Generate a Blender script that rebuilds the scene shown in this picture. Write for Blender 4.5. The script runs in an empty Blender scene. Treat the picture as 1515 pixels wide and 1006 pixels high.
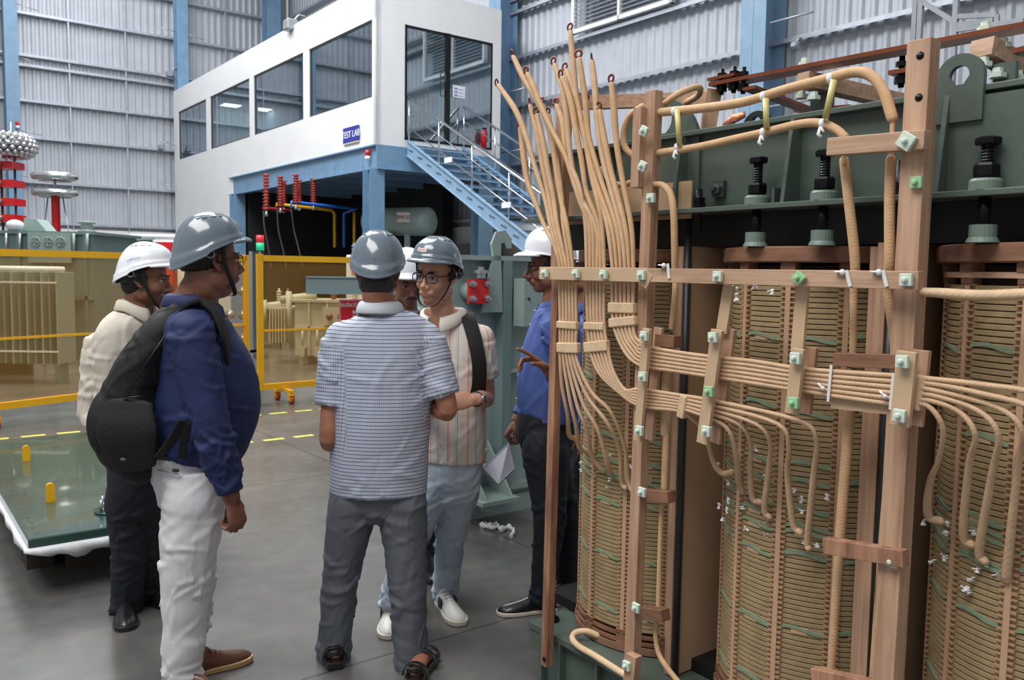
import bpy, math, random
import numpy as np
from mathutils import Vector, Matrix
random.seed(7)
C = bpy.context.scene.collection
S = bpy.context.scene
PI = math.pi
# ---------------------------------------------------------------- camera
W_, H_ = 1515, 1006
FPX = 1250.0
EYE = 1.61
PITCH = math.atan(101/FPX); ROLL = 0.0149
R0 = Vector((1,0,0)); F0 = Vector((0,math.cos(PITCH),-math.sin(PITCH))); U0 = Vector((0,math.sin(PITCH),math.cos(PITCH)))
CR = R0*math.cos(ROLL)+U0*math.sin(ROLL); CU = U0*math.cos(ROLL)-R0*math.sin(ROLL)
cd = bpy.data.cameras.new('camera'); cam = bpy.data.objects.new('camera', cd); C.objects.link(cam)
m = Matrix((( CR.x, CU.x,-F0.x,0),(CR.y,CU.y,-F0.y,0),(CR.z,CU.z,-F0.z,EYE),(0,0,0,1)))
cam.matrix_world = m; cd.sensor_width = 36; cd.lens = FPX/W_*36; cd.clip_end = 200; cd.clip_start = .05
cd.dof.use_dof = True; cd.dof.focus_distance = 2.9; cd.dof.aperture_fstop = 8
S.camera = cam
# ---------------------------------------------------------------- world, lights, exposure
S.view_settings.view_transform = 'Standard'; S.view_settings.look = 'None'
S.view_settings.gamma = 1; S.view_settings.use_curve_mapping = False
S.view_settings.exposure = 0.0
wd = bpy.data.worlds.new('hall_daylight'); S.world = wd; wd.use_nodes = True
wd.node_tree.nodes['Background'].inputs[0].default_value = (.92,.96,1,1)
wd.node_tree.nodes['Background'].inputs[1].default_value = .42
TH = math.radians(37.4); ca, sa = math.cos(TH), math.sin(TH)
def W(a,b,z=0): return Vector((a*ca-b*sa, a*sa+b*ca, z))          # hall axes -> world
def area(name, a, b, z, sx, sy, power, col=(1,1,1), tilt=None):
    l = bpy.data.lights.new(name,'AREA'); l.shape='RECTANGLE'; l.size=sx; l.size_y=sy; l.energy=power; l.color=col
    o = bpy.data.objects.new(name,l); C.objects.link(o); o.location = W(a,b,z)
    o.rotation_euler = (0,0,TH) if tilt is None else tilt
    return o
area('skylight_fill', 5, 22, 13, 5, 12, 1250, (.97,.985,1))  # area lamps in place of unseen translucent roof sheets
area('skylight_fill', 2.5, 12.5, 12, 5, 8, 2000, (.97,.985,1))  # placed to brighten the rear floor more than the walls
area('skylight_fill', 9, 9, 12.5, 3, 8, 220, (.94,.97,1))
area('skylight_fill', -2.5, 2.0, 8, 4, 7, 800, (1,.98,.95))  # added camera-side key light that brightens the foreground
# ---------------------------------------------------------------- projection helpers (photo pixel -> place)
def ray(px,py):
    return F0 + CR*((px-W_/2)/FPX) + CU*((H_/2-py)/FPX)
def P(px,py,d):                                                      # world point at distance d (world Y)
    r = ray(px,py); k = d/r.y; return Vector((r.x*k, d, EYE+r.z*k))
def hall(v): return Vector((v.x*ca+v.y*sa, -v.x*sa+v.y*ca, v.z))
def Pa(px,py,a):                                                     # hall coords on the plane a = const
    r = ray(px,py); h = hall(r); k = a/h.x; return Vector((a, h.y*k, EYE+h.z*k))
def Pb(px,py,b):
    r = ray(px,py); h = hall(r); k = b/h.y; return Vector((h.x*k, b, EYE+h.z*k))
def Pz(px,py,z):
    r = ray(px,py); h = hall(r); k = (z-EYE)/h.z; return Vector((h.x*k, h.y*k, z))
def G(px,py,z=0):
    r = ray(px,py); k=(z-EYE)/r.z; return Vector((r.x*k, r.y*k, z))
def hw(v): return W(v[0],v[1],v[2])
# ---------------------------------------------------------------- materials
def lin(c):
    return tuple(((x/255)/12.92 if x/255<=.04045 else ((x/255+.055)/1.055)**2.4) for x in c)+(1,)
MATS = {}
def mat(name, col, rough=.5, metal=0, var=0, vscale=8, bump=0, bscale=60, coat=0, alpha=1, stretch=(1,1,1), emit=0, dark=None, spec=.5):
    if name in MATS: return MATS[name]
    m = bpy.data.materials.new(name); m.use_nodes = True; nt = m.node_tree; N = nt.nodes; L = nt.links
    b = N['Principled BSDF']; c = lin(col); b.inputs['Base Color'].default_value = c
    b.inputs['Roughness'].default_value = rough; b.inputs['Metallic'].default_value = metal
    b.inputs['Coat Weight'].default_value = coat; b.inputs['Alpha'].default_value = alpha
    b.inputs['Specular IOR Level'].default_value = spec
    if emit: b.inputs['Emission Color'].default_value = c; b.inputs['Emission Strength'].default_value = emit
    if var or bump:
        tc = N.new('ShaderNodeTexCoord'); mp = N.new('ShaderNodeMapping'); mp.inputs['Scale'].default_value = stretch
        L.new(tc.outputs['Object'], mp.inputs['Vector'])
    if var:
        n = N.new('ShaderNodeTexNoise'); n.inputs['Scale'].default_value = vscale; n.inputs['Detail'].default_value = 6; n.inputs['Roughness'].default_value=.65
        L.new(mp.outputs[0], n.inputs['Vector'])
        r = N.new('ShaderNodeValToRGB'); d = lin(dark) if dark else tuple(x*(1-var) for x in c[:3])+(1,)
        li = tuple(min(1,x*(1+var*.5)) for x in c[:3])+(1,)
        r.color_ramp.elements[0].position=.32; r.color_ramp.elements[0].color = d
        r.color_ramp.elements[1].position=.68; r.color_ramp.elements[1].color = li
        L.new(n.outputs['Fac'], r.inputs[0]); L.new(r.outputs[0], b.inputs['Base Color'])
    if bump:
        n2 = N.new('ShaderNodeTexNoise'); n2.inputs['Scale'].default_value = bscale; n2.inputs['Detail'].default_value=4
        L.new(mp.outputs[0], n2.inputs['Vector'])
        bp = N.new('ShaderNodeBump'); bp.inputs['Strength'].default_value = bump; bp.inputs['Distance'].default_value=.01
        L.new(n2.outputs['Fac'], bp.inputs['Height']); L.new(bp.outputs[0], b.inputs['Normal'])
    MATS[name] = m; return m
def wood(name, col, dark, stretch, rough=.6):
    return mat(name, col, rough, var=.4, vscale=1, stretch=stretch, dark=dark, bump=.25, bscale=1.6)
# ---------------------------------------------------------------- mesh builder (always fed with world or hall coordinates)
ROOTM = {}
class MB:
    def __init__(s, frame=None): s.v=[]; s.f=[]; s.sm=[]; s.fr=frame
    def add(s, vs, fs, smooth=False):
        o=len(s.v)
        for p in vs:
            s.v.append(W(p[0],p[1],p[2]) if s.fr=='H' else Vector(p))
        for f in fs: s.f.append(tuple(i+o for i in f)); s.sm.append(smooth)
    def box(s, lo, hi, bev=0):
        x0,y0,z0 = [min(a,b) for a,b in zip(lo,hi)]; x1,y1,z1 = [max(a,b) for a,b in zip(lo,hi)]
        if bev:
            e=min(bev,(x1-x0)*.45,(y1-y0)*.45,(z1-z0)*.45); vs=[]; 
            for z,q in ((z0,e),(z0+e,0),(z1-e,0),(z1,e)):
                for (x,y) in ((x0+q+ (0 if q else e),y0+q),(x1-q-(0 if q else e),y0+q),(x1-q,y0+q+(0 if q else e)),(x1-q,y1-q-(0 if q else e)),(x1-q-(0 if q else e),y1-q),(x0+q+(0 if q else e),y1-q),(x0+q,y1-q-(0 if q else e)),(x0+q,y0+q+(0 if q else e))):
                    vs.append((x,y,z))
            fs=[tuple(range(7,-1,-1)),tuple(range(24,32))]
            for k in range(3):
                for i in range(8): j=(i+1)%8; fs.append((k*8+i,k*8+j,k*8+8+j,k*8+8+i))
            s.add(vs,fs)
        else:
            s.add([(x0,y0,z0),(x1,y0,z0),(x1,y1,z0),(x0,y1,z0),(x0,y0,z1),(x1,y0,z1),(x1,y1,z1),(x0,y1,z1)],
              [(3,2,1,0),(4,5,6,7),(0,1,5,4),(1,2,6,5),(2,3,7,6),(3,0,4,7)])
    def obox(s, c, ax, ay, az):                                       # oriented box: centre and three half vectors
        c=Vector(c); ax=Vector(ax); ay=Vector(ay); az=Vector(az); vs=[]
        for k in (-1,1):
            for (i,j) in ((-1,-1),(1,-1),(1,1),(-1,1)): vs.append(c+ax*i+ay*j+az*k)
        s.add(vs,[(3,2,1,0),(4,5,6,7),(0,1,5,4),(1,2,6,5),(2,3,7,6),(3,0,4,7)])
    def bar(s, p, q, w, h, up=(0,0,1)):                                # rectangular bar from p to q
        p=Vector(p); q=Vector(q); d=(q-p); L=d.length; d.normalize(); u=Vector(up)
        sd=d.cross(u)
        if sd.length<1e-4: sd=d.cross(Vector((1,0,0)))
        sd.normalize(); n=sd.cross(d).normalized()
        s.obox((p+q)/2, sd*(w/2), d*(L/2), n*(h/2))
    def tube(s, pts, r, n=10, cap=True, side=None, smooth=True, rnd=False):
        pts=[Vector(p) for p in pts]; m_=len(pts)
        rs=r if isinstance(r,(list,tuple)) else [r]*m_
        rs=[(x,x) if not isinstance(x,(list,tuple)) else x for x in rs]
        if rnd:                                                          # rounded ends
            for end in (0,-1):
                a=pts[end]; b2=pts[1] if end==0 else pts[-2]; d=(a-b2).normalized(); rr=rs[end]; mr=min(rr)
                ex=[(a+d*mr*math.sin(t), (rr[0]*math.cos(t), rr[1]*math.cos(t))) for t in (.4,.8,1.2,1.5)]
                if end==0: pts=[e[0] for e in ex[::-1]]+pts; rs=[e[1] for e in ex[::-1]]+rs
                else: pts=pts+[e[0] for e in ex]; rs=rs+[e[1] for e in ex]
            m_=len(pts)
        vs=[]; fs=[]; prev=None
        for i in range(m_):
            t=(pts[min(i+1,m_-1)]-pts[max(i-1,0)])
            if t.length<1e-9: t=Vector((0,0,1))
            t.normalize()
            if side is not None: ref=Vector(side)
            elif prev is None: ref=Vector((0,0,1)) if abs(t.z)<.9 else Vector((1,0,0)); 
            else: ref=prev
            sx=(ref-t*ref.dot(t))
            if sx.length<1e-5: sx=t.orthogonal()
            sx.normalize(); prev=sx; sy=t.cross(sx)
            for k in range(n):
                a=2*PI*k/n; vs.append(pts[i]+sx*(rs[i][0]*math.cos(a))+sy*(rs[i][1]*math.sin(a)))
        for i in range(m_-1):
            for k in range(n):
                k2=(k+1)%n; fs.append((i*n+k,i*n+k2,(i+1)*n+k2,(i+1)*n+k))
        if cap: fs.append(tuple(range(n-1,-1,-1))); fs.append(tuple((m_-1)*n+k for k in range(n)))
        s.add(vs,fs,smooth)
    def cyl(s,p,q,r,r2=None,n=16,smooth=True): s.tube([p,q],[r,r if r2 is None else r2],n,smooth=smooth)
    def lathe(s, c, prof, n=24, axis=(0,0,1), smooth=True, a0=0, a1=2*PI):
        c=Vector(c); ax=Vector(axis).normalized(); ux=ax.orthogonal().normalized(); uy=ax.cross(ux); m_=len(prof); full=abs(a1-a0-2*PI)<1e-6
        nn=n if full else n+1; vs=[]; fs=[]
        for (r,z) in prof:
            for k in range(nn):
                a=a0+(a1-a0)*k/n; vs.append(c+ux*(r*math.cos(a))+uy*(r*math.sin(a))+ax*z)
        for i in range(m_-1):
            for k in range(n):
                k2=(k+1)%nn; fs.append((i*nn+k,i*nn+k2,(i+1)*nn+k2,(i+1)*nn+k))
        s.add(vs,fs,smooth)
    def ell(s, c, rx, ry, rz, ax=None, n=20, m_=12):
        c=Vector(c); X,Y,Z=ax if ax else (Vector((1,0,0)),Vector((0,1,0)),Vector((0,0,1))); vs=[c+Z*rz]; fs=[]
        for i in range(1,m_):
            t=PI*i/m_
            for k in range(n):
                a=2*PI*k/n; vs.append(c+X*(rx*math.sin(t)*math.cos(a))+Y*(ry*math.sin(t)*math.sin(a))+Z*(rz*math.cos(t)))
        vs.append(c-Z*rz); e=len(vs)-1
        for k in range(n):
            k2=(k+1)%n; fs.append((0,1+k,1+k2)); fs.append((e,1+(m_-2)*n+k2,1+(m_-2)*n+k))
            for i in range(m_-2): fs.append((1+i*n+k,1+(i+1)*n+k,1+(i+1)*n+k2,1+i*n+k2))
        s.add(vs,fs,True)
    def prism(s, poly, d):                                              # polygon (3D points) extruded by vector d
        n=len(poly); d=Vector(d); vs=[Vector(p) for p in poly]+[Vector(p)+d for p in poly]
        fs=[tuple(range(n-1,-1,-1)),tuple(range(n,2*n))]+[(i,(i+1)%n,(i+1)%n+n,i+n) for i in range(n)]
        s.add(vs,fs)
    def torus(s,c,R,r,axis=(0,0,1),n=32,k=12,ry=None):
        s.lathe(c,[(R+r*math.cos(2*PI*i/k),(ry or r)*math.sin(2*PI*i/k)) for i in range(k+1)],n,axis)
    def text(s, body, size, org, xv, yv, ext=.002, align='CENTER', warp=None):
        cu=bpy.data.curves.new('t','FONT'); cu.body=body; cu.size=size; cu.extrude=ext; cu.align_x=align; cu.align_y='CENTER'; cu.resolution_u=3
        o=bpy.data.objects.new('t',cu); C.objects.link(o); dg=bpy.context.evaluated_depsgraph_get()
        me=bpy.data.meshes.new_from_object(o.evaluated_get(dg)); org=Vector(org); xv=Vector(xv).normalized(); yv=Vector(yv).normalized(); zv=xv.cross(yv)
        vs=[org+xv*v.co.x+yv*v.co.y+zv*v.co.z for v in me.vertices]
        if warp: vs=[warp(p) for p in vs]
        s.add(vs,[tuple(p.vertices) for p in me.polygons])
        bpy.data.objects.remove(o); bpy.data.curves.remove(cu); bpy.data.meshes.remove(me)
    def build(s, name, mt, parent=None, label=None, bevel=0, bake=None, M=None):
        me=bpy.data.meshes.new(name)
        inv=None
        if parent is not None: inv=ROOTM[parent.name].inverted()
        elif M is not None: inv=M.inverted()
        vs=s.v if inv is None else [inv@v for v in s.v]
        me.from_pydata([tuple(v) for v in vs],[],s.f)
        me.polygons.foreach_set('use_smooth',s.sm); me.materials.append(mt); me.update()
        o=bpy.data.objects.new(name,me); C.objects.link(o)
        if parent is not None: o.parent=parent; ROOTM[o.name]=ROOTM[parent.name]
        else:
            Mx=M if M is not None else Matrix.Identity(4); o.matrix_world=Mx; ROOTM[o.name]=Mx.copy()
        if label: o['label']=label
        if bevel:
            bm=o.modifiers.new('bevel','BEVEL'); bm.width=bevel; bm.segments=2; bm.limit_method='ANGLE'
        return o
def thing(name,label,cat,loc=(0,0,0),rz=0,group=None):
    o=bpy.data.objects.new(name,None); C.objects.link(o); o.location=loc; o.rotation_euler=(0,0,rz)
    o['label']=label; o['category']=cat; o.empty_display_size=.1
    if group: o['group']=group
    ROOTM[o.name]=Matrix.Translation(loc)@Matrix.Rotation(rz,4,'Z'); return o
def hthing(name,label,cat,a,b,z,group=None): return thing(name,label,cat,W(a,b,z),TH,group)
def HM(a,b,z=0): return Matrix.Translation(W(a,b,z))@Matrix.Rotation(TH,4,'Z')
def tag(o,label,cat,group=None,kind=None):
    if label: o['label']=label
    if cat: o['category']=cat
    if group: o['group']=group
    if kind: o['kind']=kind
    return o
def struct(o): o['kind']='structure'; return o
def dup(root,loc,rz=None,label=None):
    def cp(o,par):
        c=o.copy(); C.objects.link(c); c.parent=par
        for ch in [x for x in list(C.objects) if x.parent==o]: cp(ch,c)
        return c
    c=cp(root,None); c.location=loc
    if rz is not None: c.rotation_euler=(0,0,rz)
    if label: c['label']=label
    return c
def cat(pts, n=6):                                                      # Catmull-Rom resample of points (any-dimensional tuples)
    pts=[np.array(p,dtype=float) for p in pts]
    if len(pts)<3: return [pts[0]+(pts[-1]-pts[0])*t for t in np.linspace(0,1,n+1)]
    q=[2*pts[0]-pts[1]]+pts+[2*pts[-1]-pts[-2]]; out=[]
    for i in range(1,len(q)-2):
        for k in range(n):
            t=k/n; a,b,c,d=q[i-1],q[i],q[i+1],q[i+2]
            out.append(.5*((2*b)+(-a+c)*t+(2*a-5*b+4*c-d)*t*t+(-a+3*b-3*c+d)*t**3))
    out.append(pts[-1]); return out
# ================================================================ SETTING
def floor_mat():
    m=bpy.data.materials.new('polished_concrete'); m.use_nodes=True; nt=m.node_tree; N=nt.nodes; L=nt.links; b=N['Principled BSDF']
    tc=N.new('ShaderNodeTexCoord')
    n=N.new('ShaderNodeTexNoise'); n.inputs['Scale'].default_value=.9; n.inputs['Detail'].default_value=8; n.inputs['Roughness'].default_value=.6; L.new(tc.outputs['Object'],n.inputs['Vector'])
    n2=N.new('ShaderNodeTexNoise'); n2.inputs['Scale'].default_value=9; n2.inputs['Detail'].default_value=6; L.new(tc.outputs['Object'],n2.inputs['Vector'])
    mx=N.new('ShaderNodeMath'); mx.operation='MULTIPLY_ADD'; mx.inputs[1].default_value=.35; L.new(n2.outputs['Fac'],mx.inputs[0]); L.new(n.outputs['Fac'],mx.inputs[2])
    r=N.new('ShaderNodeValToRGB'); r.color_ramp.elements[0].position=.45; r.color_ramp.elements[0].color=lin((79,78,77)); r.color_ramp.elements[1].position=.85; r.color_ramp.elements[1].color=lin((109,107,104))
    L.new(mx.outputs[0],r.inputs[0])
    # saw-cut joints
    br=N.new('ShaderNodeTexBrick'); br.offset=0; br.inputs['Scale'].default_value=.33; br.inputs['Mortar Size'].default_value=.0022; br.inputs['Brick Width'].default_value=1; br.inputs['Row Height'].default_value=1
    br.inputs['Color1'].default_value=(1,1,1,1); br.inputs['Color2'].default_value=(1,1,1,1); br.inputs['Mortar'].default_value=(.45,.45,.45,1); L.new(tc.outputs['Object'],br.inputs['Vector'])
    mm=N.new('ShaderNodeMix'); mm.data_type='RGBA'; mm.blend_type='MULTIPLY'; mm.inputs[0].default_value=1
    L.new(r.outputs[0],mm.inputs[6]); L.new(br.outputs[0],mm.inputs[7]); L.new(mm.outputs[2],b.inputs['Base Color'])
    rr=N.new('ShaderNodeMapRange'); rr.inputs[3].default_value=.12; rr.inputs[4].default_value=.32; L.new(n.outputs['Fac'],rr.inputs[0]); L.new(rr.outputs[0],b.inputs['Roughness'])
    return m
q=MB('H'); q.box((-14,-6,-.1),(13,31,0)); struct(q.build('floor',floor_mat(),M=HM(0,0)))
SHEET=mat('corrugated_sheet',(182,186,194),.5,.15,var=.08,vscale=2)
WHITE=mat('white_plaster',(232,232,232),.7,var=.05,vscale=1.2)
GALV=mat('galvanised_purlin',(178,183,192),.4,.5,var=.15,vscale=5)
BLUE=mat('blue_steel_paint',(118,152,182),.45,var=.14,vscale=3,coat=.1)
LBLUE=mat('light_blue_steel_paint',(136,166,192),.45,var=.12,vscale=3,coat=.1)
DARK=mat('bay_shade_black',(26,26,28),.8)  # near-black colour stands for the shade under the cabin
GREY=mat('grey_plaster',(120,118,112),.8,var=.15,vscale=2)
def sheet(axis, at, u0, u1, z0, z1, sgn, name, m_=None):
    p=.22; q=MB('H'); n=int((u1-u0)/p); prof=[]
    for i in range(n):
        u=u0+i*p; prof+=[(u,0),(u+.045,.03),(u+.10,.03),(u+.145,0)]
    prof.append((u0+n*p,0)); vs=[];
    for z in (z0,z1):
        for (u,d) in prof:
            vs.append((at+sgn*d,u,z) if axis=='a' else (u,at+sgn*d,z))
    k=len(prof); fs=[(i,i+1,k+i+1,k+i) for i in range(k-1)]; q.add(vs,fs)
    # solid backing behind the sheet
    if axis=='a': q.box((at-sgn*.06,u0,z0),(at-sgn*.02,u1,z1))
    else: q.box((u0,at-sgn*.06,z0),(u1,at-sgn*.02,z1))
    return struct(q.build(name,m_ or SHEET,M=HM(0,0)))
LB=30.1; RA=12.5                                                         # wall planes
sheet('b',LB,-12,12.5,2.75,13,-1,'wall_left')
sheet('a',RA,-4,30,2.75,13,-1,'wall_right')
q=MB('H'); q.box((-12,LB-.15,0),(12.3,LB+.1,2.75)); struct(q.build('trim_1',WHITE,M=HM(0,0)))
q=MB('H'); q.box((RA-.15,-4,0),(RA+.1,30,2.75)); struct(q.build('trim_2',WHITE,M=HM(0,0)))
k=3
ZG=(2.95,4.2,5.55,6.65,7.7,8.0,9.25,10.5,11.7)
for z in ZG:
    q=MB('H'); 
    q.box((-12,LB-.22,z-.03),(12,LB-.03,z-.015)); q.box((-12,LB-.225,z-.09),(12,LB-.21,z-.015)); q.box((-12,LB-.2,z-.1),(12,LB-.05,z-.09))
    struct(q.build('trim_%d'%k,GALV,M=HM(0,0))); k+=1
    q=MB('H'); q.box((RA-.22,-4,z-.03),(RA-.03,30,z-.015)); q.box((RA-.225,-4,z-.09),(RA-.21,30,z-.015))
    struct(q.build('trim_%d'%k,GALV,M=HM(0,0))); k+=1
for a in (-2.5,-.9,.7,1.9,5.3,6.95,10.2):                                    # sag rods between the rails
    q=MB('H'); q.box((a-.02,LB-.2,2.75),(a+.02,LB-.17,12.9)); struct(q.build('trim_%d'%k,GALV,M=HM(0,0))); k+=1
# steel columns
def column(a,b,w,d,along,label,z1=13,mt=None,z0=0,plate=None):
    t=hthing('steel_column',label,'column',a,b,z0,'blue steel building columns')
    q=MB('H')
    if along=='b': q.box((a-w/2,b-.012,z0),(a+w/2,b,z1)); q.box((a-w/2,b+d-.012,z0),(a+w/2,b+d,z1)); q.box((a-.008,b,z0),(a+.008,b+d,z1))
    else: q.box((a,b-w/2,z0),(a+.012,b+w/2,z1)); q.box((a+d-.012,b-w/2,z0),(a+d,b+w/2,z1)); q.box((a,b-.008,z0),(a+d,b+.008,z1))
    q.build('shaft',mt or BLUE,t)
    q=MB('H'); q.box((a-.3,b-.3,z0),(a+.3,b+.3,z0+.02)); q.build('base_plate',mt or BLUE,t)
    # thin stay rods from the column to the wall rails
    for z in ((4.25,5.6,7.75,9.3) if z1>10 else ()):
        q=MB('H')
        if along=='b':
            q.tube([(a-.2,b+.05,z+.02),(a-.75,b+.1,z+.1)],.012,6); q.tube([(a+.2,b+.05,z+.02),(a+.75,b+.12,z-.06)],.012,6)
        else:
            q.tube([(a+.05,b-.3,z+.12),(a+.05,b-1.1,z+.12)],.018,6)
        q.build('stay_rod',GALV,t)
    return t
column(3.68,29.45,.36,.4,'b','blue steel column at far left behind the red plate stack')
column(8.62,29.45,.36,.4,'b','blue steel column beside the far left end of the white lab cabin')
column(11.7,29.3,.5,.5,'b','wide blue column in the hall corner seen above the cabin roof')
column(11.9,24.4,.5,.5,'a','blue column rising behind the cabin roof, top centre-left of the photo')
column(11.85,16.35,.45,.5,'a','blue column standing right beside the glass door end of the cabin')
column(11.85,9.05,.5,.55,'a','light blue column on the right wall behind the copper busbars',mt=LBLUE)
# louvred window high in the right wall
t=hthing('louvre_window','white framed louvre window high in the corrugated right wall','window',RA-.28,0,0)
p0=Pa(848,52,12.25); p1=Pa(998,-6,12.25); b0,b1=p0.y,p1.y; zb=p0.z; 
q=MB('H')
for (x0,x1,z0,z1) in ((b1,b0,zb,zb+.08),(b1,b0,zb+1.3,zb+1.38),(b0-.08,b0,zb,zb+1.38),(b1,b1+.08,zb,zb+1.38),((b0+b1)/2-.03,(b0+b1)/2+.03,zb,zb+1.3)): q.box((12.18,x0,z0),(12.28,x1,z1))
q.build('window_frame',WHITE,t)
q=MB('H')
for i in range(14): 
    z=zb+.12+i*.085; q.obox((12.24,(b0+b1)/2,z),(.03,0,.025),(0,(b0-b1)/2-.06,0),(-.002,0,.003))
q.build('louvre_blades',GALV,t)
# ---------------------------------------------------------------- raised test lab cabin
CA0,CA1,CB0,CB1 = 8.37,11.5,15.6,29.7
CZ0,CZ1=4.16,7.42
cab=hthing('lab_cabin','white raised test lab cabin with four long windows and glass door','cabin',CA0,CB0,3.6)
wins=[(29.2,26.35),(25.97,22.72),(22.4,19.2),(18.87,15.78)]
q=MB('H'); T=.12
q.box((CA0,CB0,CZ0),(CA0+T,CB1,5.13)); q.box((CA0,CB0,6.68),(CA0+T,CB1,CZ1))
ed=[CB0]+[v for w in wins[::-1] for v in (w[1],w[0])]+[CB1]
for i in range(0,len(ed),2): q.box((CA0,ed[i],5.13),(CA0+T,ed[i+1],6.68))
DA0,DA1=9.03,11.27; DZ0,DZ1=4.32,6.66
q.box((CA0,CB0,CZ0),(DA0,CB0+T,CZ1)); q.box((DA1,CB0,CZ0),(CA1,CB0+T,CZ1)); q.box((DA0,CB0,DZ1),(DA1,CB0+T,CZ1)); q.box((DA0,CB0,CZ0),(DA1,CB0+T,DZ0))
q.build('cabin_wall',WHITE,cab)
q=MB('H'); q.box((CA0+T,CB0+T,CZ1-.3),(CA1,CB1,CZ1-.02)); q.build('cabin_roof',mat('ceiling_tile',(205,207,208),.8),cab)
q=MB('H'); q.box((CA0+T,CB0+T,CZ0),(CA1,CB1,DZ0)); q.build('cabin_floor',mat('vinyl_floor',(150,150,150),.5),cab)
q=MB('H'); q.box((CA1-.06,CB0+T,DZ0),(CA1,CB1,CZ1)); q.box((CA0+T,CB1-.1,DZ0),(CA1,CB1,CZ1)); q.build('inner_wall',mat('pale_blue_wall',(176,196,205),.7),cab)
FR=mat('dark_window_frame',(58,66,66),.4)
GL=bpy.data.materials.new('window_glass'); GL.use_nodes=True; nt=GL.node_tree; nt.nodes.remove(nt.nodes['Principled BSDF'])
mx=nt.nodes.new('ShaderNodeMixShader'); tr=nt.nodes.new('ShaderNodeBsdfTransparent'); gs=nt.nodes.new('ShaderNodeBsdfGlossy'); gs.inputs['Roughness'].default_value=.02
tr.inputs[0].default_value=(.55,.63,.66,1); gs.inputs[0].default_value=(.9,.95,1,1); mx.inputs[0].default_value=.3
nt.links.new(tr.outputs[0],mx.inputs[1]); nt.links.new(gs.outputs[0],mx.inputs[2]); nt.links.new(mx.outputs[0],nt.nodes['Material Output'].inputs[0])
for (bh,bl) in wins:
    q=MB('H'); e=.035
    q.box((CA0+.02,bl,5.13),(CA0+.07,bh,5.13+e)); q.box((CA0+.02,bl,6.68-e),(CA0+.07,bh,6.68)); q.box((CA0+.02,bl,5.13),(CA0+.07,bl+e*1.4,6.68)); q.box((CA0+.02,bh-e*1.4,5.13),(CA0+.07,bh,6.68))
    f=q.build('window_frame',FR,cab)
    q=MB('H'); q.box((CA0+.04,bl,5.15),(CA0+.05,bh,6.66)); q.build('window_glass',GL,f)
BLK=mat('black_metal',(22,23,25),.35,.3)
dm=10.08
q=MB('H')
q.box((DA0,CB0-.01,DZ0),(DA0+.05,CB0+.05,DZ1)); q.box((dm-.04,CB0-.02,DZ0),(dm+.06,CB0+.05,DZ1)); q.box((DA0,CB0,DZ1-.05),(DA1,CB0+.05,DZ1)); q.box((DA1-.02,CB0,DZ0),(DA1,CB0+.05,DZ1)); q.box((DA0,CB0-.01,DZ0),(DA1,CB0+.05,DZ0+.05))
dr=q.build('door_frame',BLK,cab)
q=MB('H'); q.box((DA0,CB0+.02,DZ0),(DA1,CB0+.03,DZ1)); q.build('door_glass',GL,dr)
q=MB('H'); hz=5.35; q.tube([(dm-.06,CB0-.02,hz),(dm-.1,CB0-.08,hz+.02),(dm-.1,CB0-.08,hz+.48),(dm-.06,CB0-.02,hz+.5)],.014,8); q.build('door_handle',BLK,dr)
q=MB('H'); q.box((DA0+.1,CB0+.06,DZ1-.14),(dm-.1,CB0+.12,DZ1-.08)); q.build('door_closer',GALV,dr)
# beam under the cabin
q=MB('H'); q.box((CA0+.02,CB0,3.66),(CA0+.04,24.3,CZ0)); q.box((CA0-.05,CB0,3.66),(CA0+.14,24.3,3.69)); q.box((CA0-.05,CB0,CZ0-.03),(CA0+.14,24.3,CZ0)); 
q.box((CA0,CB0-.02,3.66),(CA1,CB0+.01,CZ0)); q.box((CA0,CB0-.09,3.66),(CA1,CB0+.1,3.69))
for i in range(6): q.box((CA0,CB0+1.35*i+.6,3.7),(CA1,CB0+1.35*i+.68,3.9))
q.build('floor_beam',BLUE,cab)
q=MB('H'); q.box((CA0+.15,CB0+.1,4.0),(CA1,CB1,CZ0-.001)); q.build('floor_deck',mat('dark_deck',(60,64,70),.8),cab)
q=MB('H'); q.box((CA0,24.1,0),(CA1,CB1,CZ0)); struct(q.build('wall_cabin_base',WHITE,M=HM(0,0)))
q=MB('H'); q.box((CA0+.3,23.6,0),(CA1+.4,24.08,4.0)); q.box((11.9,18.6,0),(12.2,24,4.0)); struct(q.build('wall_bay_shade',DARK,M=HM(0,0)))  # dark partition added so the bay under the cabin looks unlit
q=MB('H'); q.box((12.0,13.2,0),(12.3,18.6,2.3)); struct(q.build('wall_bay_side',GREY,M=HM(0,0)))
column(CA0+.02,CB0+.0,.34,.3,'b','blue steel post under the near corner of the lab cabin',z1=3.66)
column(CA0+.06,23.75,.34,.3,'b','blue steel post at the far side of the opening below the cabin',z1=3.66)
column(11.2,CB0+.1,.4,.3,'b','blue steel post under the door end of the cabin behind the stairs',z1=3.66,mt=LBLUE)
# sign
q=MB('H'); s0=Pa(509,209,8.36); s1=Pa(532,190,8.36); sb0,sb1=s0.y,s1.y; sz0=(s0.z+s1.z)/2-.15; sz1=sz0+.32
sg=hthing('lab_sign','small blue TEST LAB sign on the white cabin wall','sign',8.34,sb0,sz0)
q.box((8.335,sb1,sz0),(8.355,sb0,sz1)); q.build('sign_board',mat('sign_blue',(46,52,150),.5),sg)
q=MB('H'); q.text('TEST LAB',.2,(8.333,(sb0+sb1)/2,(sz0+sz1)/2),(0,-1,0),(0,0,1),.002); q.build('lettering',mat('white_paint',(240,240,240),.5),sg)
q=MB('H'); q.box((8.338,sb1+.0,sz0-.03),(8.35,sb0,sz0)); q.build('sign_edge',mat('sign_cream',(205,200,180),.5),sg)
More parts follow.
